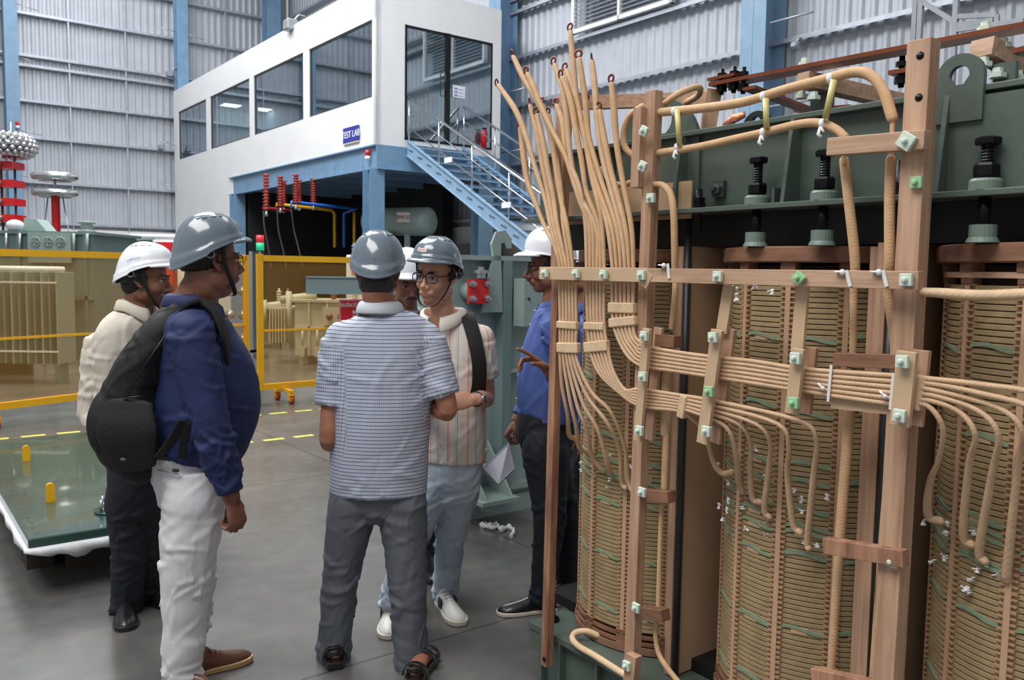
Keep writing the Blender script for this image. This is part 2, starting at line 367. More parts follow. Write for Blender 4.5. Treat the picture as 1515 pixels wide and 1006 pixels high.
# things inside the cabin
LP=mat('led_panel',(255,255,250),.5,emit=7)
for (px,py,a,lab) in ((618,97,9.9,'square LED ceiling panel glowing behind the glass door'),(330,160,10.2,'LED ceiling panel seen through the second cabin window'),(400,171,10.0,'LED ceiling panel seen through the third cabin window')):
    zc=7.1; c=Pz(px,py,zc); c.x=min(max(c.x,8.8),11.1); c.y=min(max(c.y,15.9),29)
    t=hthing('ceiling_light',lab,'light',c.x,c.y,zc,'LED panels in the cabin ceiling')
    q=MB('H'); q.box((c.x-.3,c.y-.3,zc-.02),(c.x+.3,c.y+.3,zc)); q.build('diffuser',LP,t)
    q=MB('H')
    for (x0,y0,x1,y1) in ((-.32,-.32,.32,-.3),(-.32,.3,.32,.32),(-.32,-.3,-.3,.3),(.3,-.3,.32,.3)): q.box((c.x+x0,c.y+y0,zc-.025),(c.x+x1,c.y+y1,zc+.02))
    q.build('light_frame',WHITE,t)
area('ceiling_light_glow',10,18,7.0,2,4,22,(.95,.98,1)); area('ceiling_light_glow',10,25,7.0,2,6,20,(.9,.97,1))
c=Vector((11.2,17.6,6.15))
t=hthing('air_conditioner','white wall air conditioner inside the cabin seen through the door','air conditioner',11.38,18.6,6.0)
q=MB('H'); q.box((11.2,18.1,5.85),(11.43,19.1,6.2),.04); q.build('casing',WHITE,t)
q=MB('H'); q.box((11.19,18.15,5.87),(11.2,19.05,5.93)); q.build('air_outlet',FR,t)
t=hthing('lab_chair','beige plastic chair inside the cabin behind the glass door','chair',10.75,16.2,DZ0)
q=MB('H'); BEI=mat('beige_plastic',(205,192,160),.5); 
q.box((10.5,16.0,DZ0+.42),(10.95,16.45,DZ0+.47),.02); q.build('seat',BEI,t)
q=MB('H'); q.tube([(10.72,16.45,DZ0+.45),(10.72,16.5,DZ0+.65),(10.72,16.53,DZ0+.88)],[(.21,.02),(.22,.025),(.17,.02)],14,side=(1,0,0)); q.build('backrest',BEI,t)
for (x,y) in ((10.53,16.03),(10.92,16.03),(10.53,16.42),(10.92,16.42)):
    q=MB('H'); q.tube([(x,y,DZ0),(x,y,DZ0+.43)],.018,8); q.build('leg',BEI,t)
t=hthing('lab_table','cream table inside the cabin behind the left door leaf','table',9.7,16.6,DZ0)
q=MB('H'); q.box((9.35,16.3,DZ0+.68),(10.15,17.2,DZ0+.74)); q.box((9.38,16.33,DZ0+.2),(10.1,16.36,DZ0+.68)); q.build('tabletop',BEI,t)
for (x,y) in ((9.4,16.35),(10.1,16.35),(9.4,17.15),(10.1,17.15)):
    q=MB('H'); q.box((x-.02,y-.02,DZ0),(x+.02,y+.02,DZ0+.68)); q.build('leg',BLK,t)
t=hthing('desk_fan','blue desk fan inside the cabin near the right end of the glass','fan',11.15,16.4,DZ0)
FB=mat('fan_blue',(40,120,190),.4)
q=MB('H'); q.cyl((11.15,16.4,DZ0),(11.15,16.4,DZ0+.8),.02); q.cyl((11.15,16.4,DZ0),(11.15,16.4,DZ0+.03),.14); q.build('stand',FB,t)
q=MB('H')
for i in range(3):
    an=i*2*PI/3; q.ell((11.15+.09*math.cos(an),16.35,DZ0+.85+.09*math.sin(an)),.075,.012,.075,n=12,m_=8)
q.build('fan_blades',FB,t)
q=MB('H'); q.torus((11.15,16.36,DZ0+.85),.19,.008,(0,1,0)); q.build('fan_guard',FB,t)
c=Pb(711,215,15.45); t=hthing('fire_extinguisher','red fire extinguisher standing by the cabin door','fire extinguisher',10.98,15.5,DZ0)
q=MB('H'); q.lathe((10.98,15.5,DZ0),[(0,0),(.065,0),(.065,.3),(.05,.36),(.02,.39),(.02,.42),(0,.42)],16); q.build('cylinder',mat('signal_red',(206,30,34),.35),t)
q=MB('H'); q.box((10.94,15.48,DZ0+.42),(11.05,15.52,DZ0+.45)); q.tube([(10.98,15.5,DZ0+.43),(11.06,15.5,DZ0+.38),(11.07,15.5,DZ0+.15)],.01,8); q.build('handle',BLK,t)
t=hthing('paper_notice','white paper notice stuck on the right door glass','notice',10.6,CB0,5.6)
q=MB('H'); c=Pb(679,136,15.59); q.box((c.x-.16,15.59,c.z-.13),(c.x+.16,15.595,c.z+.13)); q.build('sheet',mat('paper_white',(228,232,238),.7),t)
q=MB('H')
for i in range(3): q.box((c.x-.12,15.585,c.z-.1+i*.07),(c.x-.04,15.59,c.z-.06+i*.07)); q.box((c.x-.02,15.585,c.z-.09+i*.07),(c.x+.12,15.59,c.z-.08+i*.07))
q.build('print',mat('print_grey',(140,150,185),.7),t)
# floodlight + small wall lamps
def lamp(px,py,a,lab,s=.12,plane='a'):
    c=Pa(px,py,a) if plane=='a' else Pb(px,py,a)
    t=hthing('floodlight',lab,'light',c.x,c.y,c.z)
    q=MB('H'); q.box((c.x-s*1.2,c.y-s,c.z-s*.8),(c.x+s*.5,c.y+s,c.z+s*.8),.03); q.build('lamp_housing',mat('grey_cast',(160,165,170),.4,.4),t)
    q=MB('H'); q.tube([(c.x,c.y,c.z+s*.6),(c.x+s,c.y,c.z+s*1.8),(c.x+s*2,c.y,c.z+s*1.8)],.02,6); q.build('bracket',GALV,t)
lamp(433,38,8.4,'grey floodlight on the top edge of the cabin roof',.16)
lamp(253,110,29.8,'small grey lamp on the far wall just left of the cabin',.12,'b')
lamp(240,218,29.8,'small lamp fixed to a rail left of the first cabin window',.1,'b')
lamp(1178,67,11.9,'white bracket lamp on the blue column above the busbars',.07)
def beacon(px,py,a,lab):
    c=Pa(px,py,a) if px>100 else Pb(px,py,29.4)
    t=hthing('warning_beacon',lab,'beacon',c.x,c.y,c.z)
    q=MB('H'); q.cyl((c.x,c.y,c.z),(c.x,c.y,c.z+.12),.05); q.build('red_lens',mat('signal_red',(206,30,34),.35),t)
    q=MB('H'); q.cyl((c.x,c.y,c.z-.08),(c.x,c.y,c.z),.055); q.build('beacon_base',WHITE,t)
beacon(544,231,8.32,'small red beacon at the near corner below the cabin')
beacon(26,186,0,'small red beacon on the far left blue column')
# ---------------------------------------------------------------- stairs
st=hthing('steel_staircase','blue steel staircase with chrome handrails going down from the cabin door','staircase',9.05,7.5,0)
SA0,SA1=9.08,10.45; SB0,SB1,SZ0,SZ1=CB0-.05,7.3,4.25,.05
def sz(b): return SZ1+(SZ0-SZ1)*(b-SB1)/(SB0-SB1)
for a in (SA0,SA1):
    q=MB('H'); d=.3
    q.prism([(a-.01,SB0,SZ0+.05),(a-.01,SB1,SZ1+.05),(a-.01,SB1,SZ1-.05),(a-.01,SB1+.5,SZ1-.05),(a-.01,SB0,SZ0-.27)],(.02,0,0))
    q.bar((a,SB0,SZ0+.05),(a,SB1,SZ1+.05),.09,.015); q.bar((a,SB0,SZ0-.25),(a,SB1+.4,SZ1-.04),.09,.015)
    q.build('stringer',LBLUE if a==SA0 else BLUE,st)
    for i in range(22):
        pass
n=23
for i in range(n):
    b=SB0-.15-(SB0-SB1-.3)*i/(n-1); z=sz(b)
    q=MB('H'); q.box((SA0+.01,b-.14,z-.03),(SA1-.01,b+.14,z)); q.box((SA0+.01,b-.14,z-.06),(SA1-.01,b-.12,z)); q.build('tread',LBLUE,st)
q=MB('H')
for i in range(n):
    b=SB0-.15-(SB0-SB1-.3)*i/(n-1); z=sz(b)
    for (dy,dz) in ((-.06,-.1),(.0,-.08),(.06,-.06)): q.cyl((SA0-.03,b+dy,z+dz-.02),(SA0-.01,b+dy,z+dz-.02),.014,n=6)
q.build('bolt_row',mat('bolt_dark_blue',(70,92,115),.5),st)
CH=mat('chrome',(205,208,212),.16,.9)
for a in (SA0,SA1):
    q=MB('H')
    for h,r in ((.92,.028),(.62,.014),(.32,.014)): q.tube([(a,SB0-.02,SZ0+h),(a,SB1,SZ1+h)],r,8)
    q.build('handrail',CH,st)
    for i in range(8):
        b=SB0-.05-(SB0-SB1-.15)*i/7
        q=MB('H'); q.cyl((a,b,sz(b)),(a,b,sz(b)+.92),.016,n=8); q.build('baluster',CH,st)
for (f,zz) in ((.19,.3),(.42,.3),(.6,.3)):
    b=SB0-(SB0-SB1)*f; q=MB('H'); q.box((SA0-.02,b-.13,sz(b)+.25),(SA0+.0,b+.13,sz(b)+.35)); q.build('step_tag',mat('paper_white',(228,232,238),.7),st,label='small white tag tied to the rail')
# landing at the foot, lean rails of the platform on the right wall
t=hthing('maintenance_platform','grey steel platform railing at the top right edge of the photo','railing',6.5,3.0,0)
q=MB('H')
pa=4.2
for px in (1352,1360,1412): 
    c0=Pa(px,60,pa); q.box((pa-.012,c0.y-.012,0),(pa+.012,c0.y+.012,c0.z+.5))
q.build('upright',GALV,t)
q=MB('H')
for (x0,y0,x1,y1) in ((1360,0,1412,32),(1412,25,1475,22),(1412,45,1515,30),(1412,38,1470,30)):
    u=Pa(x0,y0,pa); v=Pa(x1,y1,pa); q.bar(u,v,.022,.022)
u=Pa(1475,22,pa); v=Pa(1475,42,pa); q.bar(u,v,.02,.02)
q.build('rail',GALV,t)
# yellow dashed floor lines
YL=mat('yellow_floor_paint',(214,205,92),.5,var=.3,vscale=14)
for (bb,nm) in ((8.98,'dashed yellow floor line nearer the safety fence'),(7.6,'dashed yellow floor line nearer the people')):
    q=MB('H'); a=-2.5
    while a<9: q.box((a,bb-.035,.0005),(a+.2,bb+.035,.002)); a+=.3
    tag(q.build('floor_marking',YL,M=HM(0,bb)),nm,'floor marking')
# ================================================================ TRANSFORMER ACTIVE PART (foreground right)
WV=wood('beech_vertical',(190,156,130),(154,116,92),(26,26,1.6))
WB=wood('beech_along_bar',(190,158,132),(158,122,98),(26,1.6,26))
WR=wood('red_stained_post',(172,130,104),(112,70,54),(22,22,3))
WD=wood('dark_brown_wood',(136,98,76),(98,64,48),(20,3,22))
PB=mat('pressboard',(190,156,124),.75,var=.08,vscale=3,bump=.1,bscale=80)
PBL=mat('pressboard_light',(200,170,138),.75,var=.08,vscale=6)
TEETH=mat('spacer_pressboard',(172,134,104),.75)
GB=mat('core_green_paint',(84,96,88),.42,var=.12,vscale=5,bump=.12,bscale=30)
GL2=mat('cup_green_paint',(112,130,120),.45,var=.1,vscale=9)
NUT=mat('fibre_nut',(208,222,208),.45)
NUTG=mat('green_fibre_nut',(160,204,160),.45)
BOLT=mat('black_bolt_steel',(30,30,34),.35,.7,bump=.1,bscale=90)
TAPE=mat('green_cloth_tape',(130,148,120),.8,var=.15,vscale=40)
TIE=mat('white_cotton_tape',(226,226,226),.8)
COP=mat('oxidised_copper',(140,78,52),.35,.55,var=.3,vscale=7)
COPR=mat('brown_copper_lug',(112,52,34),.4,.6)
COPB=mat('bright_copper_braid',(214,140,112),.35,.7,bump=.6,bscale=60)
YT=mat('yellow_insulating_tube',(204,194,128),.4,var=.15,vscale=12)
BLKP=mat('black_rod',(42,43,46),.4)
LAM=mat('core_steel_dark',(30,29,30),.5,.3)
def paper(name,col,sc):
    m=mat(name,col,.72,var=.14,vscale=26); nt=m.node_tree; N=nt.nodes; L=nt.links
    tc=N.new('ShaderNodeTexCoord'); w=N.new('ShaderNodeTexWave'); w.bands_direction='DIAGONAL'; w.inputs['Scale'].default_value=sc; w.inputs['Distortion'].default_value=2.5; w.inputs['Detail'].default_value=2
    L.new(tc.outputs['Object'],w.inputs['Vector']); bp=N.new('ShaderNodeBump'); bp.inputs['Strength'].default_value=.22; bp.inputs['Distance'].default_value=.0015
    L.new(w.outputs['Fac'],bp.inputs['Height']); L.new(bp.outputs[0],N['Principled BSDF'].inputs['Normal']); return m
CRP=paper('crepe_paper_cable',(208,174,140),60)
CRL=paper('light_crepe_paper_wrap',(220,190,154),45)
CRD=paper('tan_crepe_paper_thick',(206,168,128),70)
AP=hthing('transformer_active_part','exposed transformer core with three paper insulated windings, wooden lead frame and fanned cables','transformer',2.0,2.48,0)
# coil paper with darker mottling
DISC=mat('oiled_paper_disc',(160,138,102),.7,var=.22,vscale=18,bump=.1,bscale=70)
CO=[2.19,1.50,.81]; CAa=2.4; CRr=.30; CZB=.335; PITCHZ=.0152; ND=83
def arc(cb,r,ang,z): return (CAa-r*math.cos(ang), cb-r*math.sin(ang), z)         # ang 0 faces the viewer side (-a), + towards -b
random.seed(3)
for ci,cb in enumerate(CO):
    q=MB('H'); prof=[]
    for k in range(ND):
        z=CZB+k*PITCHZ; prof+=[(CRr-.022,z),(CRr-.001,z+.0004),(CRr,z+.0015),(CRr,z+.0118),(CRr-.001,z+.0128),(CRr-.022,z+.013)]
    q.lathe((CAa,cb,0),prof,72,smooth=False)
    coil=q.build('winding_coil',DISC,AP)
    q=MB('H'); q.lathe((CAa,cb,0),[(CRr-.024,.3),(CRr-.024,1.64)],48); q.build('inner_cylinder',mat('dark_inner_board',(52,38,28),.8),coil)
    # wooden end rings, with blocks between them
    q=MB('H'); q.lathe((CAa,cb,0),[(.12,1.648),(.325,1.648),(.33,1.652),(.33,1.69),(.325,1.694),(.12,1.694)],72,smooth=False); q.build('top_ring',WD,coil)
    q=MB('H'); q.lathe((CAa,cb,0),[(.2,1.612),(.312,1.612),(.312,1.626),(.2,1.626)],72,smooth=False); q.build('upper_ring',WB,coil)
    q=MB('H'); q.lathe((CAa,cb,0),[(.2,.29),(.31,.29),(.31,.301),(.2,.301)],64,smooth=False); q.lathe((CAa,cb,0),[(.2,.312),(.305,.312),(.305,.323),(.2,.323)],64,smooth=False); q.build('bottom_ring',WD,coil)
    q=MB('H'); q.lathe((CAa,cb,0),[(.2,.26),(.315,.26),(.315,.284),(.2,.284)],64,smooth=False); q.build('base_ring',mat('beech_ring',(140,104,82),.65,var=.25,vscale=6),coil)
    # sticks every 30 degrees with comb teeth
    s0={0:-23,1:-22,2:-20}[ci]
    cang=math.atan2(-(cb)/1,1)  # direction of the viewer from the coil, for choosing which sticks are in view
    for k in range(-3,4):
        ang=math.radians(s0+30*k)+math.atan2(cb-0,CAa)*1.0
        rd=Vector((-math.cos(ang),-math.sin(ang),0)); tg=Vector((math.sin(ang),-math.cos(ang),0)); c0=Vector((CAa,cb,0))
        q=MB('H'); q.obox(c0+rd*(CRr+.004)+Vector((0,0,.965)),rd*.003,tg*.0075,(0,0,.645)); q.build('spacer_stick',PB,coil)
        q=MB('H')
        for j in range(ND+1):
            z=CZB-.0018+j*PITCHZ
            for sgn in (-1,1):
                q.obox(c0+rd*(CRr-.004)+tg*(sgn*(.0145))+Vector((0,0,z)),rd*.011,tg*.0065,(0,0,.0022+.0012*((j%3)==0)))
        q.build('spacer_teeth',TEETH,coil)
        q=MB('H'); q.obox(c0+rd*.296+Vector((0,0,1.637)),rd*.018,tg*.022,(0,0,.011)); q.obox(c0+rd*.296+Vector((0,0,1.605)),rd*.014,tg*.02,(0,0,.007)); q.build('ring_block',WD,coil)
        q=MB('H'); q.obox(c0+rd*.296+Vector((0,0,.307)),rd*.014,tg*.02,(0,0,.006)); q.obox(c0+rd*.296+Vector((0,0,.329)),rd*.012,tg*.02,(0,0,.006)); q.obox(c0+rd*.30+Vector((0,0,.287)),rd*.014,tg*.018,(0,0,.003)); q.build('ring_block',WD,coil)
    # green tapes between the sticks, some with a tan patch under them
    for k in range(-3,3):
        base=s0+30*k
        rows=[1.44,1.225,1.02,.80,.59,.385] 
        if k in (-2,-1,0): rows+= [.94,.90,.875,1.07] if ci<2 else [.99,1.03,.92,.95]
        for z0 in rows:
            if random.random()<.08: continue
            q=MB('H'); n=12; vs=[];fs=[]; ph=random.uniform(-.3,.3); z1=z0+random.uniform(-.012,.012); w=random.uniform(.0042,.006)
            for i in range(n+1):
                ang=math.radians(base+3.4+23.2*i/n)+math.atan2(cb,CAa); dz=.006*math.sin(i/n*2*PI*.8+ph)
                for (rr,zz) in ((CRr+.0005,z1+dz-w),(CRr+.004,z1+dz-w),(CRr+.004,z1+dz+w),(CRr+.0005,z1+dz+w)): vs.append(arc(cb,rr,ang,zz))
            for i in range(n):
                for j in range(4): a_=i*4+j; b_=i*4+(j+1)%4; fs.append((a_,b_,b_+4,a_+4))
            q.add(vs,fs,False); tp=q.build('green_tape',TAPE,coil)
            if random.random()<.5:
                q=MB('H'); vs=[]
                for i in range(4):
                    ang=math.radians(base+9+9*i/3)+math.atan2(cb,CAa)
                    vs+=[arc(cb,CRr+.0018,ang,z1-.013),arc(cb,CRr+.0018,ang,z1+.008)]
                q.add(vs,[(2*i,2*i+2,2*i+3,2*i+1) for i in range(3)]); q.build('tan_patch',PB,coil)
# white knotted tape ends on the coils
def knot(px,py,a,parent=AP,s=1):
    c=Pa(px,py,a); q=MB('H'); rnd=random.Random(px*7+py)
    q.ell(c,.004*s,.004*s,.004*s,n=8,m_=6)
    for i in range(4):
        d=Vector((rnd.uniform(-.6,0),rnd.uniform(-1,1),rnd.uniform(-1,1))).normalized()*.011*s; e=c+d
        q.tube([c,c+d*.6,e],[(.0015*s,.003*s),(.0012*s,.005*s),(.001*s,.006*s)],6)
    q.build('white_knot',TIE,parent)
for (px,py) in ((860,683),(861,695),(881,703),(878,715),(902,710),(900,722),(904,675),(900,686),(933,676),(934,690),(899,668),(877,692)): knot(px,py,2.105)
for (px,py) in ((1062,689),(1078,713),(1077,741),(1075,755),(1069,767),(1099,750),(1105,783),(1135,776),(1135,792),(1119,665),(1131,700),(1064,748),(1177,725),(1186,739),(1187,756),(1224,736),(1209,805),(1190,800)): knot(px,py,2.105)
for (px,py) in ((1366,772),(1402,777),(1400,791),(1441,786),(1396,824),(1380,830),(1461,833),(1446,842),(1438,857),(1432,873),(1475,850),(1492,874),(1482,890),(1500,820),(1428,870)): knot(px,py,2.105)
# base frame of green steel
q=MB('H'); z1=.255
q.box((2.0,.2,z1-.022),(2.8,2.49,z1)); q.box((2.03,.2,0),(2.05,2.4,z1-.02)); q.box((2.75,.2,0),(2.77,2.4,z1-.02)); q.box((2.0,2.40,.0),(2.8,2.42,z1-.02))
q.box((2.0,.2,0),(2.8,2.42,.02))
base=q.build('base_frame',GB,AP)
for b in (2.46,2.3,2.1,1.9,1.7,1.5,1.3,1.1,.9):
    q=MB('H'); 
    if b>2.41: q.box((2.005,2.42,z1-.1),(2.02,2.48,z1-.02))
    else: q.prism([(2.0,b-.006,.02),(2.0,b-.006,.05),(2.0,b-.006,z1-.022),(2.04,b-.006,z1-.022),(2.04,b-.006,.02)],(0,.012,0))
    q.build('gusset',GB,base)
q=MB('H'); q.lathe(Pa(822,935,2.07)[:2]+(z1,),[(0,0),(.03,0),(.03,.012),(.014,.02),(.014,.07),(.01,.075),(0,.075)],16) if False else q.lathe((2.08,2.44,z1),[(.032,0),(.03,.012),(.015,.02),(.014,.075),(.01,.08),(0,.08)],16)
q.build('jack_pin',BOLT,AP)
# core limbs and yoke
q=MB('H'); q.box((2.2,.35,1.7),(2.6,2.6,2.02)); q.build('core_yoke',LAM,AP)
q=MB('H'); q.box((2.2,.35,.26),(2.6,2.6,.30)); q.build('lower_yoke',LAM,AP)
for cb in CO:
    q=MB('H'); q.cyl((CAa,cb,.3),(CAa,cb,1.73),.12,n=24); q.build('core_limb',LAM,AP)
# front and rear clamp beams
for (af,s) in ((2.14,-1),(2.66,1)):
    q=MB('H'); q.box((af-.008,.2,1.80),(af+.008,2.62,2.065)); a0,a1=(af-.10,af) if s<0 else (af,af+.1)
    q.box((a0,.2,1.80),(a1,2.62,1.815)); q.box((a0+.06 if s<0 else af,.2,2.05),(a1 if s<0 else a1-.06,2.62,2.065))
    cb_=q.build('clamp_beam',GB,AP,bevel=.002)
    for b in (2.2,1.86,1.45,1.02,.7):
        q=MB('H'); q.prism([(af,b-.006,1.815),(af+s*.085,b-.006,1.815),(af+s*.05,b-.006,2.05),(af,b-.006,2.05)],(0,.012,0)); q.build('beam_rib',GB,cb_)
# taller beam section at the right end
p=Pa(1380,155,2.13); q=MB('H'); q.box((2.10,.2,1.815),(2.13,p.y,p.z)); q.build('end_plate',GB,AP)
def lug(px0,px1,ptop,pbot,a,hx,hy,hr,th=.016):
    u=Pa(px0,pbot,a); v=Pa(px1,pbot,a); tp=Pa((px0+px1)/2,ptop,a).z; R=abs(u.y-v.y)/2; cy=(u.y+v.y)/2; cz=tp-R; hc=Pa(hx,hy,a); hrr=hr*R
    n=20; outer=[(a,cy-R,min(u.z,v.z))]+[(a,cy-R*math.cos(PI*i/n),cz+R*math.sin(PI*i/n)) for i in range(n+1)]+[(a,cy+R,min(u.z,v.z))]
    no=len(outer); inner=[]
    for p_ in outer:
        d=Vector((0,p_[1]-hc.y,p_[2]-hc.z)).normalized(); inner.append((a,hc.y+d.y*hrr,hc.z+d.z*hrr))
    q=MB('H'); vs=outer+inner+[(x+th,y,z) for x,y,z in outer]+[(x+th,y,z) for x,y,z in inner]; fs=[]
    for i in range(no):
        j=(i+1)%no; fs+=[(i,j,no+j,no+i),(2*no+j,2*no+i,3*no+i,3*no+j),(i,2*no+i,2*no+j,j),(no+j,3*no+j,3*no+i,no+i)]
    q.add(vs,fs); q.build('lifting_lug',GB,AP)
lug(1381,1452,80,176,2.09,1419,112,.42)
lug(910,1032,146,308,2.12,976,178,.28)
lug(1097,1140,164,200,2.4,1118,180,.3)
# jacking screws
def screw(px,py0,pflange,ptopring,a):
    c=Pa(px,pflange,a); z0=1.815; zt=Pa(px,py0,a).z; x,y=c.x,c.y
    q=MB('H'); prof=[(0,z0+.055)]
    z=z0+.05
    while z<zt-.018: prof+=[(.0125,z),(.0145,z+.0035)]; z+=.007
    prof+=[(.0125,zt-.016)]
    q.lathe((x,y,0),[(.013,z0+.03)]+prof[1:],16,smooth=False); s=q.build('jack_screw',BOLT,AP)
    q=MB('H'); q.lathe((x,y,0),[(0,zt-.018),(.026,zt-.018),(.028,zt-.014),(.028,zt-.003),(.024,zt),(0,zt)],6,smooth=False); q.build('screw_head',BOLT,s)
    q=MB('H'); q.lathe((x,y,0),[(0,z0+.028),(.024,z0+.028),(.028,z0+.034),(.028,z0+.056),(.024,z0+.062),(0,z0+.062)],6,smooth=False); q.build('hex_nut',BOLT,s)
    q=MB('H'); q.lathe((x,y,0),[(.0,z0),(.036,z0),(.036,z0+.02),(.032,z0+.026),(0,z0+.026)],24,smooth=False); q.build('washer_collar',GL2,s,label='pale green collar')
    q=MB('H'); q.cyl((x,y,1.735),(x,y,1.80),.014); q.build('lower_shank',BOLT,s)
    q=MB('H'); q.lathe((x,y,0),[(0,1.694),(.036,1.694),(.033,1.702),(.03,1.706),(.03,1.735),(0,1.735)],20,smooth=False); q.build('pressure_cup',GL2,s,label='pale green cup')
for a_ in ((1120,233,296,0,2.075),(1219,222,290,0,2.075),(1458,203,280,0,2.075)): screw(*a_)
def stud(px,py,a,h=.06):
    c=Pa(px,py,a); q=MB('H'); q.cyl((c.x,c.y,1.74),(c.x,c.y,1.815+h),.011); q.lathe((c.x,c.y,1.815),[(0,0),(.022,0),(.022,.018),(0,.018)],6,smooth=False); q.lathe((c.x,c.y,1.835),[(0,0),(.02,0),(.02,.014),(0,.014)],6,smooth=False); q.build('clamp_stud',BOLT,AP)
stud(1034,300,2.08); stud(1330,290,2.09,.09)
def sidebolt(px,py,a):
    c=Pa(px,py,a); q=MB('H'); q.box((c.x-.015,c.y-.022,c.z-.025),(c.x,c.y+.022,c.z+.025)); q.lathe((c.x-.015,c.y,c.z),[(0,0),(.019,0),(.019,.014),(.011,.016),(.011,.03),(0,.03)],6,axis=(-1,0,0),smooth=False); q.build('side_bolt',mat('grey_bolt',(92,98,98),.35,.6),AP)
sidebolt(1066,280,2.13)
q=MB('H'); c=Pa(1153,290,2.1); q.box((c.x-.03,c.y-.004,1.815),(c.x+.03,c.y+.004,1.86)); q.build('stop_tab',GB,AP)
# barrier boards, wooden strips and the black rod between the coils
for bm in (1.845,1.155):
    q=MB('H'); q.box((2.14,bm-.006,.262),(2.7,bm+.006,1.70)); q.build('barrier_board',PB,AP)
    q=MB('H'); q.box((2.105,bm+.004,.262),(2.135,bm+.03,1.70)); q.build('barrier_strip',WV,AP)
    q=MB('H'); q.cyl((2.115,bm-.008,.262),(2.115,bm-.008,1.80),.011); q.build('tie_rod',BLKP,AP)
q=MB('H'); q.box((2.74,.3,.262),(2.75,2.45,1.8)); q.build('rear_board',mat('shaded_pressboard',(120,92,68),.8),AP)  # dark backing behind the coils, shade put into its colour
for (px,py0) in ((1296,365),(1333,365)):
    c=Pa(px,py0,2.12); q=MB('H'); q.box((2.115,c.y-.012,.262),(2.135,c.y+.012,c.z)); q.build('barrier_strip',WV,AP)
# tan board behind the fanned cables
q=MB('H'); q.box((2.08,1.80,1.787),(2.086,2.45,1.905)); q.build('tan_board',mat('kraft_board',(198,168,134),.8,var=.06,vscale=4),AP)
# wooden frame: posts
FA=1.965
def post(pxt,pyt,pxb,pyb,a,w,d,m_,nm='wooden_post',zb=None,ext=0):
    t=Pa(pxt,pyt,a); b=Pa(pxb,pyb,a)
    if zb is not None:
        k=(zb-t.z)/(b.z-t.z); b=t+(b-t)*k
    q=MB('H'); v=[]
    for p_ in (b,t):
        for (i,j) in ((-1,-1),(1,-1),(1,1),(-1,1)): v.append((p_.x+i*d/2,p_.y+j*w/2,p_.z))
    q.add(v,[(3,2,1,0),(4,5,6,7),(0,1,5,4),(1,2,6,5),(2,3,7,6),(3,0,4,7)]); return q.build(nm,m_,AP,bevel=.0015)
post(836,143,826,400,2.0,.05,.035,WV,zb=1.6)
po=post(826,396,809,984,FA,.034,.032,WR)
q=MB('H'); c=Pa(805,975,FA-.018); q.ell(c,.006,.009,.009,n=10,m_=8); q.build('post_bolt',BOLT,po)
post(968,135,935,1000,FA,.042,.036,WV,zb=.262)
post(951,160,946,278,FA-.02,.034,.05,WV)
post(1366,60,1312,1000,FA,.056,.04,WV,zb=.262)
post(1381,62,1328,1000,FA+.03,.02,.03,WV,zb=.262)
post(938,968,930,1040,FA-.03,.045,.03,WV,zb=.262)
# holes in the top of the right post
for (px,py) in ((1361,82),(1359,144)):
    c=Pa(px,py,FA-.0215); q=MB('H'); q.cyl(c,c+Vector((.004,0,0)),.009); q.build('bolt_hole',BOLT,AP)
# long horizontal bar
def hbar(px0,py0,px1,py1,a,h,d,m_,nm='wooden_bar',bev=.0015):
    u=Pa(px0,py0,a); v=Pa(px1,py1,a); q=MB('H'); q.bar(u,v,d,h); return q.build(nm,m_,AP,bevel=bev)
BA=1.905
hbar(800,404,955,407,BA,.044,.016,PBL,'clamp_bar')
hbar(955,407,1362,415,BA,.042,.022,WB,'clamp_bar')
hbar(820,404,955,407,BA+.055,.04,.016,WB,'clamp_bar')
hbar(1228,218,1372,207,BA+.02,.043,.03,WB,'upper_bar')
hbar(1222,806,1340,826,BA+.035,.04,.03,WR,'lower_bar')
hbar(1205,998,1300,1020,BA+.04,.04,.03,WR,'lower_bar')
hbar(1235,532,1335,535,BA+.04,.034,.02,WD,'packing_piece')
# far cross bar and its upright at top left
u=P(838,153,3.05); v=P(1062,146,2.93); q=MB(); q.bar(u,v,.03,.045); q.build('cross_bar',WB,AP)
for (x0,y0,x1,y1,d,w) in ((1056,133,1047,195,2.93,.05),):
    q=MB(); q.bar(P(x0,y0,d),P(x1,y1,d),.03,w,up=(1,0,0)); q.build('short_upright',WV,AP)
# tall strips hanging from the bar to the blocks
for (x0,y0,x1,y1,w) in ((1079,422,1068,492,.036),(1188,424,1180,520,.036)):
    u=Pa(x0,y0,BA+.03); v=Pa(x1,y1,BA+.03); q=MB('H'); q.bar(u,v,w,.01,up=(1,0,0)); q.build('hanging_strip',PBL,AP)
# clamp blocks over the bundles
for (x0,y0,x1,y1,w) in ((958,486,944,652,.03),(1062,488,1040,656,.038),(1182,516,1172,612,.036),(1343,520,1332,630,.046)):
    for (da,ww,mm) in ((0,w,PBL),(.048,w*1.08,WV)):
        u=Pa(x0,y0,BA+da); v=Pa(x1,y1,BA+da)
        if da: u=Pa(x0,y0,BA)+Vector((da,-.004,.002)); v=Pa(x1,y1,BA)+Vector((da,-.004,-.002))
        q=MB('H'); q.bar(u,v,ww,.014,up=(1,0,0)); q.build('clamp_block',mm,AP,bevel=.001)
q=MB('H'); c=Pa(955,412,BA-.01); q.obox(c,(.003,0,0),(0,.018,.012),(0,-.012,.02)); q.build('packing_piece',PBL,AP)
# small holding blocks of the vertical leads
for (x0,y0,x1,y1) in ((958,732,994,735),(955,905,985,910),(975,502,1003,506)):
    u=Pa(x0,y0,BA+.06); v=Pa(x1,y1,BA+.06); q=MB('H'); q.bar(u,v,.04,.036); q.build('holding_block',WD,AP,bevel=.001)
